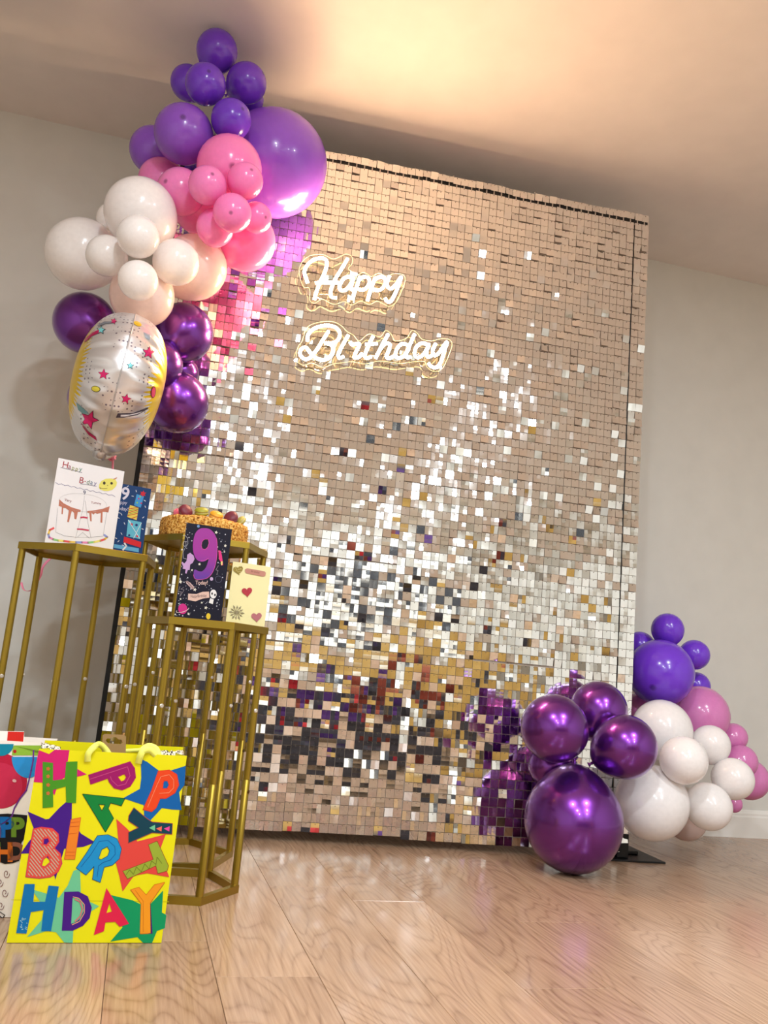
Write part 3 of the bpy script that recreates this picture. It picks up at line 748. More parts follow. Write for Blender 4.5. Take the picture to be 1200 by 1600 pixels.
class Art:
    def __init__(s, parent, P0, n, x0, y0, sc, layer=0.0003):
        s.p = parent; s.P0 = Vector(P0); s.n = Vector(n).normalized(); s.x0 = x0; s.y0 = y0; s.sc = sc; s.k = 0; s.layer = layer; s.minz = None
    def w(s, q, k):
        r = ray(s.x0+q[0]/s.sc, s.y0+q[1]/s.sc); p0 = s.P0+s.n*(0.0005+k*s.layer)
        return CP+r*((p0-CP).dot(s.n)/r.dot(s.n))
    def m(s, rgb): return mat('ink_%d_%d_%d' % tuple(rgb), tuple(int(v*.9) for v in rgb), 0.5, spec=.25)
    def poly(s, pts, rgb, k, name='printed_shape', holes=()):
        loops = [[Vector((p[0], -p[1], 0)) for p in pts]]+[[Vector((p[0], -p[1], 0)) for p in h] for h in holes]
        fs = [tuple(f) for f in tessellate_polygon(loops)]
        vs = [s.w(p, k) for p in pts]+[s.w(p, k) for h in holes for p in h]
        return mesh_world(name, vs, fs, s.m(rgb), s.p)
    def text(s, txt, cx, cy, h, rgb, k, rot=0, sx=1.0, shear=0.0, bold=0.0, name='printed_letter'):
        vs, fs = glyph(txt, bold); out = []
        for v in vs:
            x = v.x*h*sx+v.y*h*shear; y = -v.y*h; c, q = math.cos(rot), math.sin(rot)
            out.append(s.w((cx+x*c-y*q, cy+x*q+y*c), k))
        return mesh_world(name, out, fs, s.m(rgb), s.p)
    def strokes(s, lines, wd, rgb, k, name='printed_line', close=False):
        vs = []; fs = []
        for ln in lines:
            ln = [Vector((p[0], p[1])) for p in ln]
            for a, b in zip(ln[:-1], ln[1:]):
                d = (b-a)
                if d.length < 1e-6: continue
                d = d.normalized(); nn = Vector((-d.y, d.x))*wd/2; a2 = a-d*wd*.3; b2 = b+d*wd*.3; i = len(vs)
                vs += [s.w(a2-nn, k), s.w(b2-nn, k), s.w(b2+nn, k), s.w(a2+nn, k)]; fs.append((i, i+1, i+2, i+3)); 
        o = mesh_world(name, vs, fs, s.m(rgb), s.p); o['kind'] = 'stuff'; return o
    def specks(s, items, rgb, k, name='printed_specks'):
        vs = []; fs = []
        for pts in items:
            i = len(vs); vs += [s.w(p, k) for p in pts]
            if len(pts) > 4:      # fan from the middle (stars and dots)
                c = (sum(p[0] for p in pts)/len(pts), sum(p[1] for p in pts)/len(pts)); vs.append(s.w(c, k)); e = len(vs)-1
                fs += [(i+a, i+(a+1) % len(pts), e) for a in range(len(pts))]
            else: fs.append(tuple(i+a for a in range(len(pts))))
        o = mesh_world(name, vs, fs, s.m(rgb), s.p); o['kind'] = 'stuff'; return o
def dash(x, y, l, w, a):
    c, s = math.cos(a), math.sin(a)
    return [(x+u*l*c-v*w*s, y+u*l*s+v*w*c) for u, v in ((-.5, -.5), (.5, -.5), (.5, .5), (-.5, .5))]

# ------------------------------------------------------------------ yellow gift bag
bl = atZ(10, 1474, 0); br = atZ(252, 1474, 0); bl.z = br.z = 0.001
ux = (br-bl).normalized(); BW = (br-bl).length; uyv = Vector((-ux.y, ux.x, 0)); upv = Vector((0, 0, 1))
fn = -uyv
def on_face(x, y, P0, n): r = ray(x, y); return CP+r*((P0-CP).dot(n)/r.dot(n))
tl = on_face(61, 1171, bl, fn); tr = on_face(292, 1182, bl, fn)
BH = (tl.z+tr.z)/2
print('BAG', BW, BH, tl, tr, bl, br)
yel = mat('yellow_bag_card', (214, 206, 6), 0.4, spec=.3)
bagc = (bl+br)/2+uyv*.06
bag = thing('gift_bag', (bagc.x, bagc.y, 0), 'bright yellow gift bag with big HAPPY BIRTHDAY letters and stars', 'gift bag')
def bp(u, v, z): return bl*1.0 + ux*u + uyv*v + Vector((0, 0, z))
BD = .125; TL = (tl-bl).dot(ux); TRr = (tr-bl).dot(ux)
def sheet(name, cs, th_dir, m, parent, th=.0012):
    vs = [Vector(c) for c in cs]+[Vector(c)+Vector(th_dir)*th for c in cs]; n = len(cs)
    fs = [tuple(range(n)), tuple(range(2*n-1, n-1, -1))]+[(i, n+i, n+(i+1) % n, (i+1) % n) for i in range(n)]
    return mesh_world(name, vs, fs, m, parent)
zt1, zt2 = tl.z, tr.z
sheet('front_panel', [bp(0, 0, 0), bp(BW, 0, 0), bp(TRr, 0, zt2), bp(TL, 0, zt1)], uyv, yel, bag)
sheet('back_panel', [bp(0, BD, 0), bp(BW, BD, 0), bp(TRr, BD, zt2+.004), bp(TL, BD, zt1+.004)], -uyv, yel, bag)
for nm, a, b_, sg in (('side_panel', 0, TL, 1), ('side_panel', BW, TRr, -1)):
    zz = zt1 if sg > 0 else zt2
    sheet(nm, [bp(a, 0.0012, 0), bp(a+sg*.004, BD/2, 0), bp(b_+sg*.035, BD/2, zz), bp(b_, .0012, zz)], ux*sg, yel, bag)
    sheet(nm, [bp(a+sg*.004, BD/2, 0), bp(a, BD-.0012, 0), bp(b_, BD-.0012, zz), bp(b_+sg*.035, BD/2, zz)], ux*sg, yel, bag)
sheet('base_panel', [bp(.001, .0012, 0), bp(BW-.001, .0012, 0), bp(BW-.001, BD-.0012, 0), bp(.001, BD-.0012, 0)], upv, yel, bag)
A = Art(bag, bl, fn, 0, 1100, 2.6087)
A.strokes([[(46, 798), (688, 806)]], 2.5, (206, 196, 8), 0, 'fold_crease')
GREEN = (70, 148, 28)
# stars behind the letters
def clipx(pts): return pts
A.poly([(158,188),(200,204),(224,186),(283,188),(276,236),(310,262),(354,287),(300,300),(262,300),(240,318),(222,372),(190,322),(138,318),(146,250)], (214, 24, 112), 1, 'printed_star')
A.poly([(294,378),(292,470),(330,528),(388,564),(340,582),(262,590),(226,716),(206,640),(170,606),(84,610),(118,560),(146,530),(112,438),(186,470),(200,468),(240,425)], (66, 14, 132), 1, 'printed_star')
A.poly([(574,224),(600,236),(648,272),(680,276),(757,252),(752,330),(730,360),(740,432),(700,430),(660,424),(610,478),(588,470),(586,412),(556,402),(502,384),(570,346),(576,300)], (0, 96, 168), 1, 'printed_star')
A.poly([(474,468),(520,510),(560,560),(640,540),(676,530),(650,600),(690,706),(600,690),(546,700),(500,764),(486,700),(470,640),(486,590)], (228, 70, 60), 1, 'printed_star')
A.poly([(326,670),(328,730),(330,790),(404,824),(340,866),(300,900),(296,974),(262,972),(228,930),(190,925),(110,950),(170,880),(180,830),(130,756),(180,770),(240,790),(276,740),(300,680)], (112, 200, 150), 1, 'printed_star')
A.poly([(440,776),(540,800),(600,830),(665,760),(660,850),(678,860),(672,914),(640,925),(620,974),(584,974),(560,950),(450,968),(500,910),(470,850)], (0, 152, 92), 1, 'printed_star')
def LET(outer, holes, rgb, edge=None, k=3, name='printed_letter'):
    if edge:
        c = Vector((sum(p[0] for p in outer)/len(outer), sum(p[1] for p in outer)/len(outer)))
        A.strokes([outer+[outer[0]]]+[h+[h[0]] for h in holes], 4.5, edge, k-1, 'letter_outline')
    return A.poly(outer, rgb, k, name, holes)
# H green
LET([(174,236),(216,240),(216,312),(264,306),(270,236),(316,234),(310,404),(270,402),(268,336),(216,350),(217,420),(174,424)], [], GREEN)
A.specks([starp(196, y, 9, .2, .7) for y in (264, 295, 330, 364)], (200, 110, 50), 4)
# P purple, lying on its side
LET([(362,290),(530,236),(548,262),(552,300),(530,335),(498,350),(466,342),(446,318),(440,302),(370,326)], [[(478,296),(508,284),(516,298),(508,312),(494,318)]], (160, 12, 100), (196, 40, 90))
A.strokes([[(368,306),(520,256),(530,292),(512,326),(480,334),(456,312),(450,296)]], 3, (200, 70, 130), 4)
# P orange red on the blue star
LET([(646,274),(690,270),(720,288),(728,330),(712,362),(676,384),(652,384),(636,422),(618,438),(584,430),(620,350)], [[(668,312),(684,312),(690,330),(682,346),(662,346),(664,322)]], (236, 70, 24), (224, 40, 30))
A.strokes([[(602,420),(640,330),(656,296),(690,288),(708,310),(708,342),(688,362),(650,364)]], 3, (246, 130, 90), 4)
# A green leaning
LET([(338,368),(508,386),(494,414),(450,402),(440,426),(462,466),(430,520)], [[(400,408),(430,410),(415,438)]], (0, 132, 54), (0, 60, 40))
# Y dark teal on its side
LET([(546,424),(594,464),(620,482),(702,488),(700,530),(620,524),(524,566),(524,524),(566,504),(524,476),(526,456)], [], (0, 62, 78), (190, 70, 60))
A.poly([(608,505),(632,492),(632,518)], (110, 200, 150), 4); A.poly([(636,508),(660,498),(658,520)], (240, 110, 90), 4); A.poly([(668,508),(692,498),(690,520)], (240, 70, 160), 4)
# B striped
LET([(136,510),(168,502),(214,508),(238,530),(240,562),(222,588),(246,610),(252,650),(236,684),(206,704),(160,710),(106,704),(118,620)], [[(178,550),(196,546),(202,560),(190,574),(176,572)], [(176,632),(196,618),(206,644),(184,664),(168,660)]], (228, 78, 66), (206, 24, 96))
sl = []
def inB(x, y):
    o = [(140,514),(168,508),(210,514),(232,534),(234,560),(214,588),(238,612),(244,650),(228,680),(202,698),(160,704),(114,698),(124,620)]
    def ins(P):
        c = False
        for i in range(len(P)):
            x1, y1 = P[i]; x2, y2 = P[i-1]
            if (y1 > y) != (y2 > y) and x < (x2-x1)*(y-y1)/(y2-y1)+x1: c = not c
        return c
    return ins(o) and not ins([(172,546),(200,540),(208,560),(192,580),(170,576)]) and not ins([(170,628),(198,610),(212,644),(186,670),(162,664)])
for sx_ in range(-10, 24):
    run = []
    for st in range(0, 80):
        x = 60+sx_*14+st*2.4; y = 500+st*3.0
        if inB(x, y): run.append((x, y))
        else:
            if len(run) > 2: sl.append([run[0], run[-1]])
            run = []
if sl: A.strokes(sl, 4.5, (196, 176, 150), 4, 'letter_stripes')
# I orange
LET([(290,472),(328,464),(304,632),(264,632)], [], (242, 132, 34), (220, 90, 30))
A.strokes([[(288,484),(324,480)],[(286,500),(322,498)],[(280,530),(314,526)],[(270,604),(306,604)],[(268,618),(304,618)]], 1.6, (200, 80, 20), 4)
# R blue
LET([(398,538),(440,534),(476,550),(494,590),(486,630),(458,656),(424,664),(408,726),(378,714),(382,690),(384,660),(350,696),(312,668),(352,610)], [[(414,592),(438,580),(448,598),(440,620),(412,636),(400,630)]], (20, 146, 206), (10, 70, 110))
A.strokes([[(330,664),(372,612),(404,560),(440,556),(468,580),(470,612),(450,636),(420,646),(402,660),(396,704)]], 2.2, (12, 96, 160), 4)
# T olive
LET([(606,574),(640,560),(686,660),(680,680),(644,690),(636,658),(520,712),(502,682),(626,634)], [], (156, 176, 52), (150, 70, 30))
A.strokes([[(514,696),(528,676),(544,694),(556,664),(576,684),(590,652),(608,672),(618,640),(636,654),(640,624),(660,650)]], 2.4, (110, 120, 30), 4)
# H blue, bottom row
LET([(100,734),(142,734),(136,806),(184,806),(198,740),(240,744),(208,926),(168,926),(178,840),(126,848),(108,936),(66,934)], [], (0, 114, 176))
A.specks([ell(80+random.random()*34, 872+random.random()*52, 2.4, 2.4, 0, 6) for _ in range(22)], (150, 200, 216), 4)
# D violet
LET([(262,766),(320,764),(358,784),(374,830),(366,872),(338,904),(296,924),(252,924)], [[(296,790),(316,790),(338,810),(342,842),(328,874),(308,890),(290,896)]], (70, 16, 130))
A.strokes([[(298,786),(322,792),(344,818),(344,852),(324,886),(294,900)]], 3, (240, 170, 120), 4); A.strokes([[(306,796),(326,806),(336,836),(326,866),(306,886)]], 5, (220, 110, 120), 4)
# A red pink
LET([(434,750),(526,896),(488,908),(470,888),(430,890),(424,926),(382,942)], [[(446,812),(456,846),(434,852)]], (226, 30, 72))
# Y orange with violet shadow
A.poly([(668,732),(614,812),(622,936),(606,936),(600,800)], (66, 20, 110), 2, 'letter_shadow')
LET([(534,758),(566,748),(596,780),(630,738),(670,728),(612,810),(614,934),(572,936),(576,812)], [], (246, 156, 26), (220, 110, 20))
A.strokes([[(552,760),(584,804),(584,928)]], 1.6, (200, 100, 20), 4)
# ribbon handles
yr = mat('yellow_grosgrain', (236, 240, 110), 0.55, bump=.4, bscale=900)
def hp(x, y, v): 
    r = ray(x, y); P0 = bl+uyv*v; return CP+r*((P0-CP).dot(fn)/r.dot(fn))
def handle(pts, w):
    ribbon([hp(*p) for p in pts], w, 'ribbon_handle', bag, yr, 0.0)
handle([(137,1190,-.004),(138,1178,-.010),(146,1168,-.006),(155,1163,.01),(164,1170,.02),(171,1180,.022)], .012)
handle([(216,1193,-.004),(219,1182,-.012),(224,1173,-.012),(235,1172,-.004),(244,1180,.0)], .013)
handle([(222,1172,.02),(232,1166,.03),(243,1170,.03),(248,1182,.02)], .013)
handle([(171,1180,.1),(190,1174,.11),(216,1172,.115),(226,1170,.116),(236,1170,.118)], .008)
# patterned tissue peeping out of the bag
tis = thing('tissue_paper', hp(270, 1180, .06), 'black flecked white tissue paper sticking out of the yellow bag', 'tissue')
def crumple(pts0, pts1, par, nm, mm, n=10):
    vs = []; fs = []
    for i in range(n+1):
        t = i/n
        a = Vector(pts0[0]).lerp(Vector(pts0[1]), t); b = Vector(pts1[0]).lerp(Vector(pts1[1]), t)
        j = Vector((random.gauss(0, .002), random.gauss(0, .006), random.gauss(0, .002)))
        vs += [a, a.lerp(b, .5)+j, b+j*.5]
    for i in range(n):
        for q in range(2): fs.append((i*3+q, i*3+3+q, i*3+4+q, i*3+1+q))
    o = mesh_world(nm, vs, fs, mm, par, True); md = o.modifiers.new('s', 'SOLIDIFY'); md.thickness = .0006; return o
tm = bpy.data.materials.new('flecked_tissue'); tm.use_nodes = True; N = tm.node_tree.nodes; L = tm.node_tree.links
tc = N.new('ShaderNodeTexCoord'); vz = N.new('ShaderNodeTexNoise'); vz.inputs['Scale'].default_value = 320; vz.inputs['Detail'].default_value = 1; L.new(tc.outputs['Object'], vz.inputs[0])
gt = N.new('ShaderNodeMath'); gt.operation = 'GREATER_THAN'; gt.inputs[1].default_value = .55; L.new(vz.outputs['Fac'], gt.inputs[0])
mx = N.new('ShaderNodeMix'); mx.data_type = 'RGBA'; mx.inputs[6].default_value = lin((236, 224, 200)); mx.inputs[7].default_value = lin((24, 20, 20)); L.new(gt.outputs[0], mx.inputs[0])
L.new(mx.outputs[2], N['Principled BSDF'].inputs['Base Color'])
crumple([hp(62, 1182, .03), hp(100, 1186, .04)], [hp(64, 1160, .03), hp(97, 1167, .04)], tis, 'tissue_sheet', tm)
crumple([hp(246, 1190, .03), hp(287, 1192, .04)], [hp(250, 1174, .03), hp(285, 1172, .04)], tis, 'tissue_sheet', tm)
# cardboard packet with a euro slot
pk = thing('cardboard_packet', hp(178, 1175, .05), 'brown cardboard packet with a hanging slot sticking out of the yellow bag', 'packet')
Ck = Art(pk, bl+uyv*.07, fn, 0, 1100, 2.6087)
kraft = mat('kraft_card', (150, 118, 72), .6)
outer = [(418,128),(426,122),(506,126),(514,134),(512,230),(414,226)]; hole = [(430,148),(438,140),(450,142),(458,136),(474,136),(482,144),(496,146),(500,158),(490,164),(440,160)]
loops = [[Vector((p[0], -p[1], 0)) for p in outer], [Vector((p[0], -p[1], 0)) for p in hole]]
fs = [tuple(f) for f in tessellate_polygon(loops)]; allp = outer+hole
fr = [Ck.w(p, 0) for p in allp]; bk = [v+uyv*.0015 for v in fr]; n = len(allp); no = len(outer)
F2 = fs+[tuple(n+i for i in f[::-1]) for f in fs]
for i in range(no): F2.append((i, (i+1) % no, n+(i+1) % no, n+i))
for i in range(len(hole)): a = no+i; b_ = no+(i+1) % len(hole); F2.append((a, b_, n+b_, n+a))
mesh_world('hanging_header', fr+bk, F2, kraft, pk)
bm = bmesh.new(); c0 = hp(178, 1190, .06); off = wpos(pk)
box_bm(bm, c0.x-off.x-.05, c0.x-off.x+.05, c0.y-off.y-.0, c0.y-off.y+.03, c0.z-off.z-.14, c0.z-off.z-.004, .002); bm_obj('packet_body', bm, kraft, pk)

# ------------------------------------------------------------------ second gift bag at the left edge
b2r = atZ(44, 1434, 0.0); b2r.z = .001
u2 = Vector((math.cos(.05), math.sin(.05), 0)); v2 = Vector((-u2.y, u2.x, 0)); W2 = .26
b2l = b2r-u2*W2
white2 = mat('white_bag_card', (236, 228, 218), 0.35, coat=.15)
bag2 = thing('gift_bag', ((b2l+b2r)/2+v2*.05), 'white gift bag printed with balloons, cut off by the left edge', 'gift bag')
pz = on_face(40, 1160, b2r, -v2).z
def q2(u, v, z): return b2l+u2*u+v2*v+Vector((0, 0, z))
sheet('front_panel', [q2(0, 0, 0), q2(W2, 0, 0), q2(W2, 0, pz), q2(0, 0, pz)], v2, white2, bag2)
sheet('back_panel', [q2(0, .1, 0), q2(W2, .1, 0), q2(W2, .1, pz), q2(0, .1, pz)], -v2, white2, bag2)
sheet('side_panel', [q2(W2, .0012, 0), q2(W2, .1, 0), q2(W2, .1, pz), q2(W2, .0012, pz)], -u2, white2, bag2)
sheet('side_panel', [q2(0, .0012, 0), q2(0, .1, 0), q2(0, .1, pz), q2(0, .0012, pz)], u2, white2, bag2)
A2 = Art(bag2, b2r, -v2, 0, 1150, 8)
A2.poly(ell(-10, 560, 350, 350, 0, 40), (196, 20, 62), 1, 'printed_balloon')
A2.poly(ell(-20, 620, 300, 290, 0, 40), (208, 40, 80), 2, 'printed_balloon')
A2.poly([p for p in ell(10, 100, 160, 150, 0, 30) if p[1] > 84], (0, 140, 170), 4, 'printed_balloon')
A2.poly([p for p in ell(350, 240, 200, 270, 0, 40) if p[1] < 270 and p[1] > 86]+[(170, 120)], (150, 196, 60), 3, 'printed_balloon')
A2.poly([p for p in ell(350, 260, 205, 265, 0, 40) if p[1] > 255], (40, 150, 222), 3, 'printed_balloon')
A2.poly(ell(185, 192, 22, 22, 0, 12), (190, 20, 30), 5); A2.poly(ell(180, 560, 26, 20, .3, 12), (244, 190, 190), 5)
A2.strokes([[(420,180),(415,300),(390,430),(360,560),(330,680),(250,780),(180,900),(150,1000),(60,1080),(0,1110)]], 18, (110, 50, 150), 6, 'printed_ribbon')
A2.poly([(-300,1020),(-100,980),(100,970),(340,990),(330,1250),(270,1330),(240,1560),(160,1590),(60,1600),(-40,1560),(-300,1560)], (14, 10, 16), 4, 'printed_cloud')
A2.text('P', 90, 1140, 260, (0, 110, 190), 6, bold=.05); A2.text('P', 225, 1140, 250, (110, 150, 40), 6, bold=.05)
A2.text('A', -70, 1140, 260, (210, 40, 60), 6, bold=.05); A2.text('H', 50, 1450, 250, (236, 120, 30), 6, bold=.05); A2.text('D', 205, 1440, 230, (150, 90, 70), 6, bold=.05); A2.text('T', -100, 1450, 250, (60, 150, 60), 6, bold=.05)
A2.strokes([[(20+40*math.cos(t/3)*(1-t/30)+dx, cy+60*math.sin(t/3)*(1-t/30)) for t in range(24)] for dx, cy in ((60, 1720), (-20, 1830), (40, 1960), (-10, 2120))], 7, (120, 30, 40), 5, 'printed_swirls')
A2.strokes([[(-60,2240),(0,2200),(60,2240),(30,2280),(0,2250)],[(-80,2300),(40,2330),(120,2300)]], 10, (20, 16, 20), 5, 'printed_swirls')
crd = thing('party_card', hp(20, 1150, .2), 'white and red card sticking up out of the white gift bag', 'card')
A3 = Art(crd, b2r+v2*.03, -v2, 0, 1100, 2.6087)
sheet('card_sheet', [A3.w(p, 0) for p in ((-70,170),(98,170),(98,112),(-70,108))], v2, mat('white_card', (240, 236, 230), .5), crd)
A3.poly([(32,112),(98,114),(94,160),(28,158)], (226, 40, 30), 1, 'printed_panel')

# ------------------------------------------------------------------ greeting cards
def card(label, quad, y0, y1, zt, rgb, spread=.05, hgt=None):
    a = atY(quad[0][0], quad[0][1], y0); b = atY(quad[1][0], quad[1][1], y1); a.z = b.z = zt+.0008
    u = (b-a).normalized(); n = Vector((u.y, -u.x, 0))
    tl_ = on_face(*quad[3], a, n); tr_ = on_face(*quad[2], a, n); h = hgt or (tl_.z+tr_.z)/2-zt; w = (b-a).length
    c = (a+b)/2; t = thing('greeting_card', (c.x, c.y, zt), label, 'card', 'birthday cards')
    m = mat('card_%d_%d_%d' % rgb, tuple(int(v*.93) for v in rgb), .5, spec=.2); back = -n
    sheet('front_leaf', [a, b, b+upv*h, a+upv*h], back, m, t, .0006)
    # the second leaf opens away behind, hinged on the left edge
    d = (u*math.cos(.5)+back*math.sin(.5)) if spread > 0 else (u*math.cos(.9)+back*math.sin(.9))
    a2 = a+back*.0008
    sheet('back_leaf', [a2, a2+d*w, a2+d*w+upv*h, a2+upv*h], -n, mat('card_inner', (225, 220, 212), .5), t, .0006)
    print('CARD', label[:20], w, h)
    return t, a, n
# 1 hand drawn
t, a, n = card('tall white hand drawn card with a pencil cake and yellow face', [(70,846),(176,861),(189,738),(93,714)], 2.33, 2.39, .814, (236, 232, 232))
C1 = Art(t, a, n, 60, 700, 6.3158, .00012)
pen = (120, 116, 120)
red = (176, 60, 70)
for ch, x, y, h, cc in (('H',268,165,62,red),('a',308,190,34,(150,70,90)),('p',342,208,40,(150,150,60)),('p',378,218,40,(150,150,60)),('y',415,222,44,(90,140,120)),('B',428,318,60,red),('-',462,330,6,red),('d',492,335,44,(110,140,110)),('a',525,345,30,(90,120,150)),('y',560,360,40,(120,100,150))):
    C1.text(ch, x, y, h, cc, 1, rot=.2)
C1.strokes([[(222,192),(430,242)],[(415,352),(572,376)]], 4, (110, 110, 130), 1)
wv = [(168+i*31, 345+i*6.8+(6 if i % 2 else -6)) for i in range(20)]; C1.strokes([wv], 3.2, (96, 96, 150), 1)
C1.poly([(598,395),(600,360),(620,325),(665,303),(720,300),(760,310),(776,340),(768,375),(735,410),(690,425),(650,424),(612,410)], (236, 226, 110), 1, 'drawn_face')
C1.poly(ell(650, 346, 13, 16), (60, 52, 40), 2, 'drawn_eye'); C1.poly(ell(722, 348, 13, 13), (60, 52, 40), 2, 'drawn_eye')
C1.strokes([[(606,395),(640,402),(678,400)],[(606,388),(610,402)],[(680,366),(686,372)]], 5, (110, 90, 50), 2)
C1.strokes([[(740,306),(776,292)],[(745,312),(770,300)]], 5, (206, 140, 110), 2)
C1.text('9', 455, 440, 40, (70, 70, 110), 1)
C1.strokes([ell(440, 540, 235, 88, .12, 40)+[ell(440, 540, 235, 88, .12, 40)[0]]], 2, (200, 198, 200), 1)
C1.strokes([[(455,470),(440,600),(366,890)],[(462,520),(490,740),(520,892)],[(190,590),(170,830)],[(680,610),(640,860)],[(170,830),(260,868),(370,880),(520,880),(640,870)],[(385,880),(436,832),(505,892)]], 2, pen, 1)
br_ = (196, 120, 96)
C1.poly([(206,505),(250,546),(330,586),(418,612),(414,632),(390,630),(374,704),(356,700),(352,640),(330,620),(300,732),(284,728),(300,616),(268,592),(246,590),(240,654),(228,650),(232,580),(200,572)], br_, 1, 'drawn_icing')
C1.poly([(482,622),(560,614),(640,598),(704,574),(690,636),(660,630),(634,630),(630,738),(612,734),(616,640),(580,650),(560,640),(545,656),(524,640),(526,724),(512,722),(502,640),(484,640)], br_, 1, 'drawn_icing')
C1.strokes([[(418,686),(445,682),(482,690)],[(386,800),(430,802),(494,812)]], 15, (204, 60, 90), 2)
C1.text('Very', 292, 520, 34, (150, 80, 80), 2, rot=.25); C1.text('Yummy', 570, 545, 30, (150, 80, 80), 2, rot=.12)
pal = [(236, 90, 90), (240, 200, 90), (150, 160, 220), (236, 140, 180), (150, 210, 130), (246, 230, 120)]
arc = [(150,790),(112,810),(98,850),(108,882),(145,900),(195,912),(250,918),(310,925),(370,930),(430,932),(490,934),(550,928),(610,915),(655,900),(680,880),(650,858)]
for i in range(len(arc)-1): C1.strokes([[arc[i], arc[i+1]]], 20, pal[i % 6], 1, 'drawn_plate_rim')
# 2 blue card with presents
t, a, n = card('navy blue card with 9 and a tower of presents', [(160,857),(222,865),(236,769),(172,748)], 2.47, 2.50, .814, (16, 56, 108), hgt=None)
C2 = Art(t, a, n, 60, 700, 6.3158, .00012)
C2.text('9', 858, 450, 128, (226, 220, 236), 1, rot=.1, bold=.02)
C2.text('Happy', 815, 540, 44, (214, 208, 230), 1, rot=.1); C2.text('Birthday!', 800, 600, 46, (214, 208, 230), 1, rot=.1)
C2.poly([(970,455),(1042,478),(1010,590),(944,565)], (60, 150, 214), 1, 'printed_present'); C2.specks([ell(x, y, 9, 9, 0, 8) for x, y in ((990,500),(1015,545))], (200, 40, 90), 2); C2.specks([ell(x, y, 8, 8, 0, 8) for x, y in ((1005,480),(975,540))], (150, 210, 70), 2)
C2.poly(starp(1032, 452, 34, .2, .5, 6), (206, 24, 50), 3, 'printed_bow')
C2.poly([(904,562),(988,590),(970,712),(876,680)], (236, 208, 84), 1, 'printed_present')
C2.strokes([[(893,600),(984,588)],[(886,640),(980,610)],[(880,668),(978,645)],[(920,695),(974,676)]], 7, (190, 60, 40), 2); C2.strokes([[(890,620),(985,600)],[(884,655),(978,628)]], 5, (110, 150, 60), 2)
C2.poly([(886,706),(1018,732),(1000,898),(868,870)], (96, 184, 208), 1, 'printed_present')
C2.strokes([[(886,712),(1000,892)],[(1016,740),(940,890)]], 5, (236, 236, 236), 3); C2.specks([ell(920,755,13,13,0,8), ell(975,870,12,12,0,8)], (206, 30, 60), 2); C2.specks([ell(968,760,14,14,0,8), ell(896,862,12,12,0,8)], (20, 40, 110), 2)
C2.poly([(846,874),(1014,928),(1008,984),(838,930)], (216, 24, 36), 1, 'printed_present')
C2.poly([(748,948),(992,990),(990,1030),(744,984)], (96, 170, 214), 1, 'printed_present'); C2.strokes([[(850,940),(868,968),(835,1005)]], 16, (236, 236, 236), 2)
C2.specks([dash(x, y, 22, 6, ang_) for x, y, ang_ in [(882,378,-.6),(965,425,1.3),(1055,580,1.2),(820,655,1.),(790,690,.5),(760,790,1.),(850,745,1.1),(820,845,1.),(765,890,.4),(790,920,-.8),(1035,685,-.7),(930,475,.2),(905,730,1.),(800,640,.2),(760,720,-1),(835,960,.4),(1050,520,.6),(1028,800,.4)]], (224, 228, 240), 2)
# 3 dark card, 9 Today
t, a, n = card('tall black card with a big purple 9 on the lower stand', [(272,964),(345,970),(358,831),(287,812)], 2.17, 2.19, .6527, (16, 14, 36))
C3 = Art(t, a, n, 260, 800, 7.0588, .00012)
vs_, fs_ = glyph('9', .06)
ninem = bpy.data.materials.new('purple_blue_nine'); ninem.use_nodes = True; N = ninem.node_tree.nodes; L = ninem.node_tree.links
tcx = N.new('ShaderNodeTexCoord'); sxx = N.new('ShaderNodeSeparateXYZ'); L.new(tcx.outputs['Object'], sxx.inputs[0])
crx = N.new('ShaderNodeValToRGB'); crx.color_ramp.elements[0].color = lin((44, 36, 140)); crx.color_ramp.elements[1].color = lin((140, 20, 134))
mrx = N.new('ShaderNodeMapRange'); mrx.inputs[1].default_value = .085; mrx.inputs[2].default_value = .165; L.new(sxx.outputs[2], mrx.inputs[0]); L.new(mrx.outputs[0], crx.inputs[0])
L.new(crx.outputs[0], N['Principled BSDF'].inputs['Base Color']); N['Principled BSDF'].inputs['Roughness'].default_value = .35
NOUT = [(420,178),(480,190),(530,240),(556,310),(560,400),(555,500),(535,600),(500,680),(450,728),(380,745),(318,738),(300,690),(310,635),(350,650),(390,655),(430,620),(455,560),(462,520),(430,540),(390,548),(340,530),(305,470),(292,390),(300,300),(325,225),(370,185)]
NHOLE = [(430,298),(462,300),(470,340),(455,390),(425,415),(395,405),(385,370),(392,330),(408,308)]
NOUT_S = [tuple(p[:2]) for p in smooth_line([Vector((x, y, 0)) for x, y in NOUT], 3, True)]
o = C3.poly(NOUT_S, (140, 20, 134), 2, 'printed_nine', [NHOLE]); o.data.materials.clear(); o.data.materials.append(ninem)
C3.strokes([[NOUT_S[i] for i in range(8, 34)], NHOLE+[NHOLE[0]], [(380,540),(430,530),(465,510)]], 4, (236, 90, 170), 3)
C3.text('Today!', 388, 785, 58, (236, 200, 190), 2, sx=.8, bold=.01)
C3.poly([(240,900),(330,905),(400,880),(470,878),(474,945),(400,955),(320,985),(238,970)], (226, 190, 176), 2, 'printed_banner')
C3.text('HappyBirthday', 356, 930, 44, (70, 50, 60), 3, sx=.62, rot=-.06)
C3.poly(ell(180, 1068, 50, 58), (206, 40, 130), 2, 'printed_planet'); C3.strokes([ell(178, 1080, 72, 22, -.3, 24)[:15]], 6, (236, 214, 210), 3)
C3.poly([(230,470),(262,450),(300,480),(310,520),(290,560),(262,580),(256,640),(236,640),(222,680),(206,675),(212,630),(180,625),(185,600),(166,560),(178,548),(196,570),(222,540),(228,510)], (196, 156, 206), 2, 'printed_astronaut')
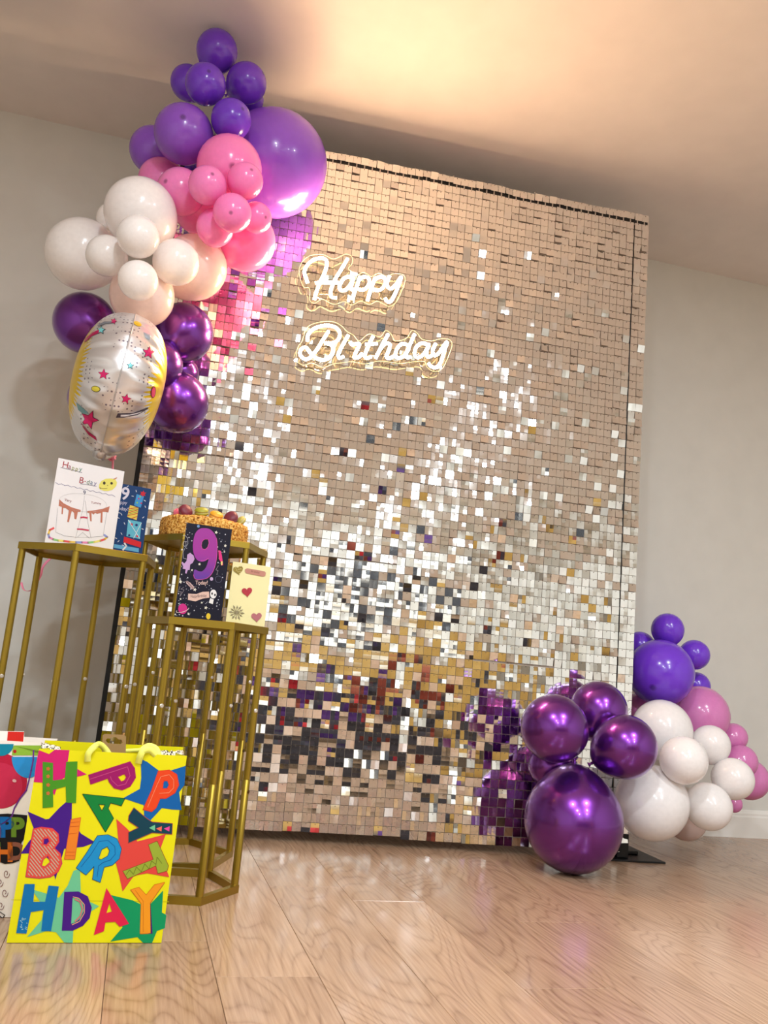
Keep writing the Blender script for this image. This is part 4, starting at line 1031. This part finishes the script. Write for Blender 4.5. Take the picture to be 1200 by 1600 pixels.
C3.strokes([[(228,520),(186,510),(184,440),(205,400),(238,350),(235,290),(205,256),(178,262)],[(205,382),(182,360),(190,325),(215,330),(218,365),(200,382)]], 3, (200, 200, 214), 2)
C3.poly([(574,420),(600,430),(612,480),(626,585),(604,590),(598,545),(580,520)], (226, 50, 130), 2, 'printed_rocket'); C3.poly([(600,545),(622,545),(616,585),(602,585)], (240, 220, 130), 3)
C3.poly(ell(518, 905, 36, 50), (238, 236, 236), 2, 'printed_panda'); C3.poly(ell(504, 900, 9, 14), (20, 20, 24), 3); C3.poly(ell(536, 915, 9, 14), (20, 20, 24), 3)
C3.poly([(484,950),(522,965),(512,1018),(468,1000)], (238, 236, 236), 2, 'printed_panda')
C3.poly(ell(463, 1150, 24, 34), (236, 200, 50), 2, 'printed_dome')
C3.strokes([[(215,765),(300,850)],[(235,765),(300,835)],[(255,775),(305,830)],[(218,780),(285,850)]], 5, (236, 200, 196), 2)
C3.specks([starp(x, y, s, .3, .42) for x, y, s in ((549,225,20),(650,372,20),(365,575,18),(155,770,24),(435,1056,22),(245,1125,18),(314,856,22),(98,1130,14),(172,415,14),(640,440,12),(282,640,14),(156,960,14),(390,1000,14))], (232, 228, 214), 2, 'printed_stars')
C3.strokes([[(150,820),(130,880),(165,880),(150,930),(195,860),(160,850),(190,830)],[(575,590),(545,640),(570,645),(555,690)]], 3, (170, 160, 170), 2); C3.strokes([ell(575, 742, 36, 36, 0, 20)], 3, (110, 110, 140), 2)
dd = []
while len(dd) < 130:
    x = random.uniform(95, 690); y = random.uniform(100, 1170)
    lx = 205-(y-95)*.11; rx = 690-(y-95)*.095
    if not (lx+8 < x < rx-8): continue
    if y < 100+ (x-200)*.27+12: continue
    if 290 < x < 565 and 170 < y < 800: continue
    r_ = random.choice((2.5, 3, 4, 7)); dd.append(ell(x, y, r_, r_, 0, 6))
C3.specks(dd, (206, 206, 220), 1, 'printed_dots'); C3.poly(ell(353, 157, 15, 15), (110, 150, 200), 2); C3.poly(ell(498, 738, 18, 20), (196, 170, 210), 2)
# 4 cream card with hearts
t, a, n = card('small cream card with glitter hearts beside the black card', [(353,969),(413,980),(420,886),(362,877)], 2.215, 2.235, .6527, (240, 232, 176))
C4 = Art(t, a, n, 260, 800, 7.0588, .0002)
def heart(cx, cy, s, rot=0):
    out = []
    for i in range(28):
        u = 2*PI*i/28; x = 16*math.sin(u)**3; y = -(13*math.cos(u)-5*math.cos(2*u)-2*math.cos(3*u)-math.cos(4*u))
        out.append((cx+(x*math.cos(rot)-y*math.sin(rot))*s/16, cy+(x*math.sin(rot)+y*math.cos(rot))*s/16))
    return out
def sticker(A_, pts, rgb, label):
    fr = [A_.w(p, 6) for p in pts]; bk = [A_.w(p, 0) for p in pts]; n_ = len(pts)
    fs = [tuple(f) for f in tessellate_polygon([[Vector((p[0], -p[1], 0)) for p in pts]])]
    fs += [(i, (i+1) % n_, n_+(i+1) % n_, n_+i) for i in range(n_)]
    mm = mat('glitter_%d_%d_%d' % rgb, rgb, .35, .3, bump=1.0, bscale=1500)
    return mesh_world('sticker', fr+bk, fs, mm, A_.p, False, label)
sticker(C4, heart(890, 880, 58, -.1), (200, 66, 82), 'red heart sticker')
sticker(C4, heart(793, 640, 54, -.15), (170, 150, 72), 'gold polka dot heart sticker')
C4.specks([ell(x, y, 6, 6, 0, 6) for x, y in ((765,618),(785,610),(815,600),(775,640),(800,632),(822,628),(790,660),(812,655),(808,680))], (236, 224, 160), 8)
sticker(C4, heart(995, 1158, 58, -.05), (206, 130, 140), 'pink glitter heart sticker')
sn = []
for k in range(12):
    a0 = k*PI/6+.1; R_ = 88 if k % 2 == 0 else 78; Lp = R_*.62
    sn += [(775+12*math.cos(a0-.9), 1108+12*math.sin(a0-.9)), (775+Lp*math.cos(a0-.07), 1108+Lp*math.sin(a0-.07)), (775+Lp*1.05*math.cos(a0-.2), 1108+Lp*1.05*math.sin(a0-.2)), (775+R_*math.cos(a0), 1108+R_*math.sin(a0)), (775+Lp*1.05*math.cos(a0+.2), 1108+Lp*1.05*math.sin(a0+.2)), (775+Lp*math.cos(a0+.07), 1108+Lp*math.sin(a0+.07))]
sn = [p for i, p in enumerate(sn) if i % 6 != 0 or True]
sticker(C4, sn, (170, 160, 130), 'silver glitter snowflake sticker')
sticker(C4, [(868,632),(890,620),(1085,655),(1098,672),(1090,704),(1066,712),(880,674),(868,655)], (214, 156, 140), 'rose banner sticker')
C4.text('Birthday', 982, 664, 24, (170, 110, 96), 8, rot=.17, sx=1.1)

# ------------------------------------------------------------------ cake with macarons
cc = atY(318, 838, 2.59); CZ = .8975
cake = thing('cake', (cc.x, cc.y, CZ), 'round cake coated in golden crumbs on the back stand', 'cake')
vs = []; fs = []; CR, CHh = .130, .062; n = 120
from mathutils import noise
rows = [(0.0, 0), (1.0, 0.0), (1.0, .2), (1.0, .4), (1.0, .6), (.995, .8), (.97, .93), (.92, 1.0), (.8, 1.01), (.6, 1.0), (.4, 1.0), (.2, 1.0)]
vs.append((0, 0, 0))
for rr, hh in rows[1:]:
    for j in range(n):
        t_ = 2*PI*j/n; p = Vector((CR*rr*math.cos(t_), CR*rr*math.sin(t_), CHh*hh))
        d = noise.noise(p*160)*.004 + noise.noise(p*60)*.003
        q = Vector((math.cos(t_), math.sin(t_), .6 if rr < 1 else 0)).normalized()
        if hh > 0: p += q*d
        vs.append(p)
vs.append((0, 0, CHh)); e = len(vs)-1
for j in range(n): fs.append((0, 1+(j+1) % n, 1+j))
for i in range(len(rows)-2):
    for j in range(n): a = 1+i*n+j; b_ = 1+i*n+(j+1) % n; fs.append((a, b_, b_+n, a+n))
for j in range(n): fs.append((e-n+j, e-n+(j+1) % n, e))
cm = bpy.data.materials.new('crumb_coating'); cm.use_nodes = True; N = cm.node_tree.nodes; L = cm.node_tree.links
tc = N.new('ShaderNodeTexCoord'); nz = N.new('ShaderNodeTexNoise'); nz.inputs['Scale'].default_value = 170; nz.inputs['Detail'].default_value = 5; L.new(tc.outputs['Object'], nz.inputs[0])
cr = N.new('ShaderNodeValToRGB'); cr.color_ramp.elements[0].position = .35; cr.color_ramp.elements[0].color = lin((122, 66, 14)); cr.color_ramp.elements[1].position = .62; cr.color_ramp.elements[1].color = lin((238, 196, 112))
em = cr.color_ramp.elements.new(.48); em.color = lin((200, 138, 44)); L.new(nz.outputs['Fac'], cr.inputs[0]); L.new(cr.outputs[0], N['Principled BSDF'].inputs['Base Color'])
bpn = N.new('ShaderNodeBump'); bpn.inputs['Strength'].default_value = 1; bpn.inputs['Distance'].default_value = .004; L.new(nz.outputs['Fac'], bpn.inputs['Height']); L.new(bpn.outputs[0], N['Principled BSDF'].inputs['Normal']); N['Principled BSDF'].inputs['Roughness'].default_value = .8
me = bpy.data.meshes.new('cake_body'); me.from_pydata(vs, [], fs); link('cake_body', me, cm, cake, True)
# loose crumbs standing proud of the coating
vs = []; fs = []
for k in range(900):
    t_ = random.random()*2*PI; z = random.uniform(.002, CHh*.97); rr = CR*(1.004 if z < .052 else .975)
    p = Vector((rr*math.cos(t_), rr*math.sin(t_), z)); s = random.uniform(.0015, .0035)
    ds = [Vector((random.gauss(0, 1), random.gauss(0, 1), random.gauss(0, 1))).normalized()*s for _ in range(4)]
    b_ = len(vs); vs += [p+d for d in ds]; fs += [(b_, b_+1, b_+2), (b_, b_+2, b_+3), (b_, b_+3, b_+1), (b_+1, b_+3, b_+2)]
me = bpy.data.meshes.new('crumbs'); me.from_pydata(vs, [], fs); o = link('crumbs', me, cm, cake); o['kind'] = 'stuff'
def macaron(px, py, rgb, tilt, ang_, label, s=1.0, y=2.53):
    p = atY(px, py, y); p.z = max(p.z, CZ+CHh+.012)
    t = thing('macaron', p, label, 'macaron', 'macarons on the cake'); t.rotation_euler = (tilt, 0, ang_)
    m = mat('macaron_%d_%d_%d' % rgb, rgb, .45, bump=.3, bscale=400)
    for sg in (1, -1):
        vs = []; fs = []; pr = [(0, .0125), (.008, .012), (.015, .0098), (.0195, .006), (.0205, .0035), (.0215, .0022), (.0205, .0014), (.015, .0014)]
        for r_, z in pr:
            for j in range(20):
                w_ = 1+(.03*math.sin(j*5.1) if .0015 < z < .004 else 0); vs.append((r_*w_*s*math.cos(2*PI*j/20), r_*w_*s*math.sin(2*PI*j/20), (z+.0012)*s*sg))
        for i in range(len(pr)-1):
            for j in range(20):
                f = (i*20+j, (i+1)*20+j, (i+1)*20+(j+1) % 20, i*20+(j+1) % 20); fs.append(f if sg > 0 else f[::-1])
        me = bpy.data.meshes.new('shell'); me.from_pydata(vs, [], fs); link('shell', me, m, t, True)
    vs = []; fs = []; tube(vs, fs, [(0, 0, -.003*s), (0, 0, .003*s)], .0185*s, 20); me = bpy.data.meshes.new('filling'); me.from_pydata(vs, [], fs)
    link('filling', me, mat('fill_%d_%d_%d' % rgb, tuple(min(255, int(c*.6+90)) for c in rgb), .6), t)
macaron(290, 799, (112, 32, 52), 1.15, .5, 'dark red macaron at the left on the cake')
macaron(315, 800, (160, 160, 44), .35, -.3, 'green macaron between dark red and yellow ones')
macaron(338, 806, (226, 168, 44), .45, .4, 'yellow macaron crusted with crumbs')
macaron(361, 809, (110, 40, 58), 1.1, -.5, 'dark red macaron at the right on the cake')
macaron(376, 815, (190, 180, 90), .9, -1.2, 'pale green macaron at the right rim of the cake', .8, 2.55)
macaron(277, 804, (226, 90, 120), 1.3, 1.0, 'bright pink macaron at the left rim of the cake', .7, 2.56)

# added window behind the viewer, its dark pane darkening the sequin reflections
glass = mat('added_dark_glass', (52, 54, 58), 0.05)
def wframe(name, x0, x1, z0, z1, y, m, gl, mull):
    bm = bmesh.new(); w = .06
    box_bm(bm, x0, x0+w, y, y+.05, z0, z1, .004); box_bm(bm, x1-w, x1, y, y+.05, z0, z1, .004)
    box_bm(bm, x0+w, x1-w, y, y+.05, z0, z0+w, .004); box_bm(bm, x0+w, x1-w, y, y+.05, z1-w, z1, .004)
    for k in range(1, mull): xx = x0+(x1-x0)*k/mull; box_bm(bm, xx-.025, xx+.025, y, y+.045, z0+w, z1-w, .003)
    o = bm_obj(name, bm, m); o['kind'] = 'structure'
    bm = bmesh.new(); box_bm(bm, x0+w, x1-w, y+.005, y+.012, z0+w, z1-w); bm_obj('pane', bm, gl, o)
wframe('added_window', .7, 2.3, 1.42, 2.12, Y0, trim_m, glass, 3)
# ------------------------------------------------------------------ unseen furniture, added to give the sequins colours to mirror
def rbox(name, par, m, x0, x1, y0, y1, z0, z1, b, label=None):
    bm = bmesh.new(); box_bm(bm, x0, x1, y0, y1, z0, z1, b, 3); return bm_obj(name, bm, m, par, False, label)
sb = thing('sideboard', (1.3, -3.32, 0), 'long oak sideboard added at the opposite wall for the sequins to mirror', 'sideboard')  # added for ochre reflections in the sequins
rbox('carcass', sb, oak_m, -1.9, 1.9, -.25, .2, .12, 1.22, .004); rbox('sideboard_top', sb, oak_m, -1.93, 1.93, -.26, .23, 1.22, 1.25, .006)
for k in range(6):
    x = -1.88+k*.628
    d = rbox('door', sb, oak_m, x, x+.61, .2, .222, .14, 1.2, .004); rbox('handle', d, black_m, x+.56, x+.575, .222, .24, .6, .75, .003)
for x in (-1.8, -.6, .6, 1.8):
    for y in (-.2, .15): rbox('leg', sb, oak_m, x-.02, x+.02, y-.02, y+.02, 0, .12, .003)
dark = mat('charcoal_fabric', (44, 42, 48), .85, bump=.5, bscale=500)
sf = thing('sofa', (.9, -2.1, 0), 'charcoal fabric sofa added across the room for the sequins to mirror', 'sofa')  # added as a dark mass for the sequins to mirror
rbox('base', sf, dark, -1.15, 1.15, -.42, .42, .09, .28, .02)
for k in range(3): rbox('seat_cushion', sf, dark, -.95+k*.635, -.33+k*.635, -.2, .44, .28, .43, .04); rbox('back_cushion', sf, dark, -.95+k*.635, -.33+k*.635, -.38, -.18, .40, .80, .05)
for x in (-1.15, .95): rbox('arm', sf, dark, x, x+.2, -.42, .44, .2, .62, .05)
rbox('backrest', sf, dark, -1.15, 1.15, -.45, -.36, .2, .78, .03)
for x in (-1.05, 1.05):
    for y in (-.36, .36): rbox('foot', sf, black_m, x-.02, x+.02, y-.02, y+.02, 0, .09, .004)
for x, rgb, lb in ((.28, (170, 22, 34), 'red square cushion added on the sofa to colour the sequin reflections'), (1.0, (70, 30, 104), 'purple square cushion added on the sofa to colour the sequin reflections'), (1.55, (120, 44, 24), 'rust brown square cushion added on the sofa to colour the sequin reflections')):  # added cushions, spots of colour for the reflections
    c = thing('cushion', (x, -2.05, .432), lb, 'cushion', 'cushions on the sofa'); c.rotation_euler = (-.25, 0, 0)
    vs = []; fs = []; nn = 12
    for sg in (1, -1):
        b_ = len(vs)
        for i in range(nn+1):
            for j in range(nn+1):
                u = i/nn*2-1; v = j/nn*2-1; pin = 1-.08*(u*u*v*v < .5)*(1-abs(u*v)); th = .07*((1-u**4)*(1-v**4))**.5
                vs.append((u*.21*pin, sg*th+.08, .2+v*.2*pin))
        for i in range(nn):
            for j in range(nn):
                a_ = b_+i*(nn+1)+j; f = (a_, a_+1, a_+nn+2, a_+nn+1); fs.append(f if sg > 0 else f[::-1])
    me = bpy.data.meshes.new('cushion_cover'); me.from_pydata(vs, [], fs); link('cushion_cover', me, mat('cushion_%d_%d_%d' % rgb, rgb, .8), c, True)
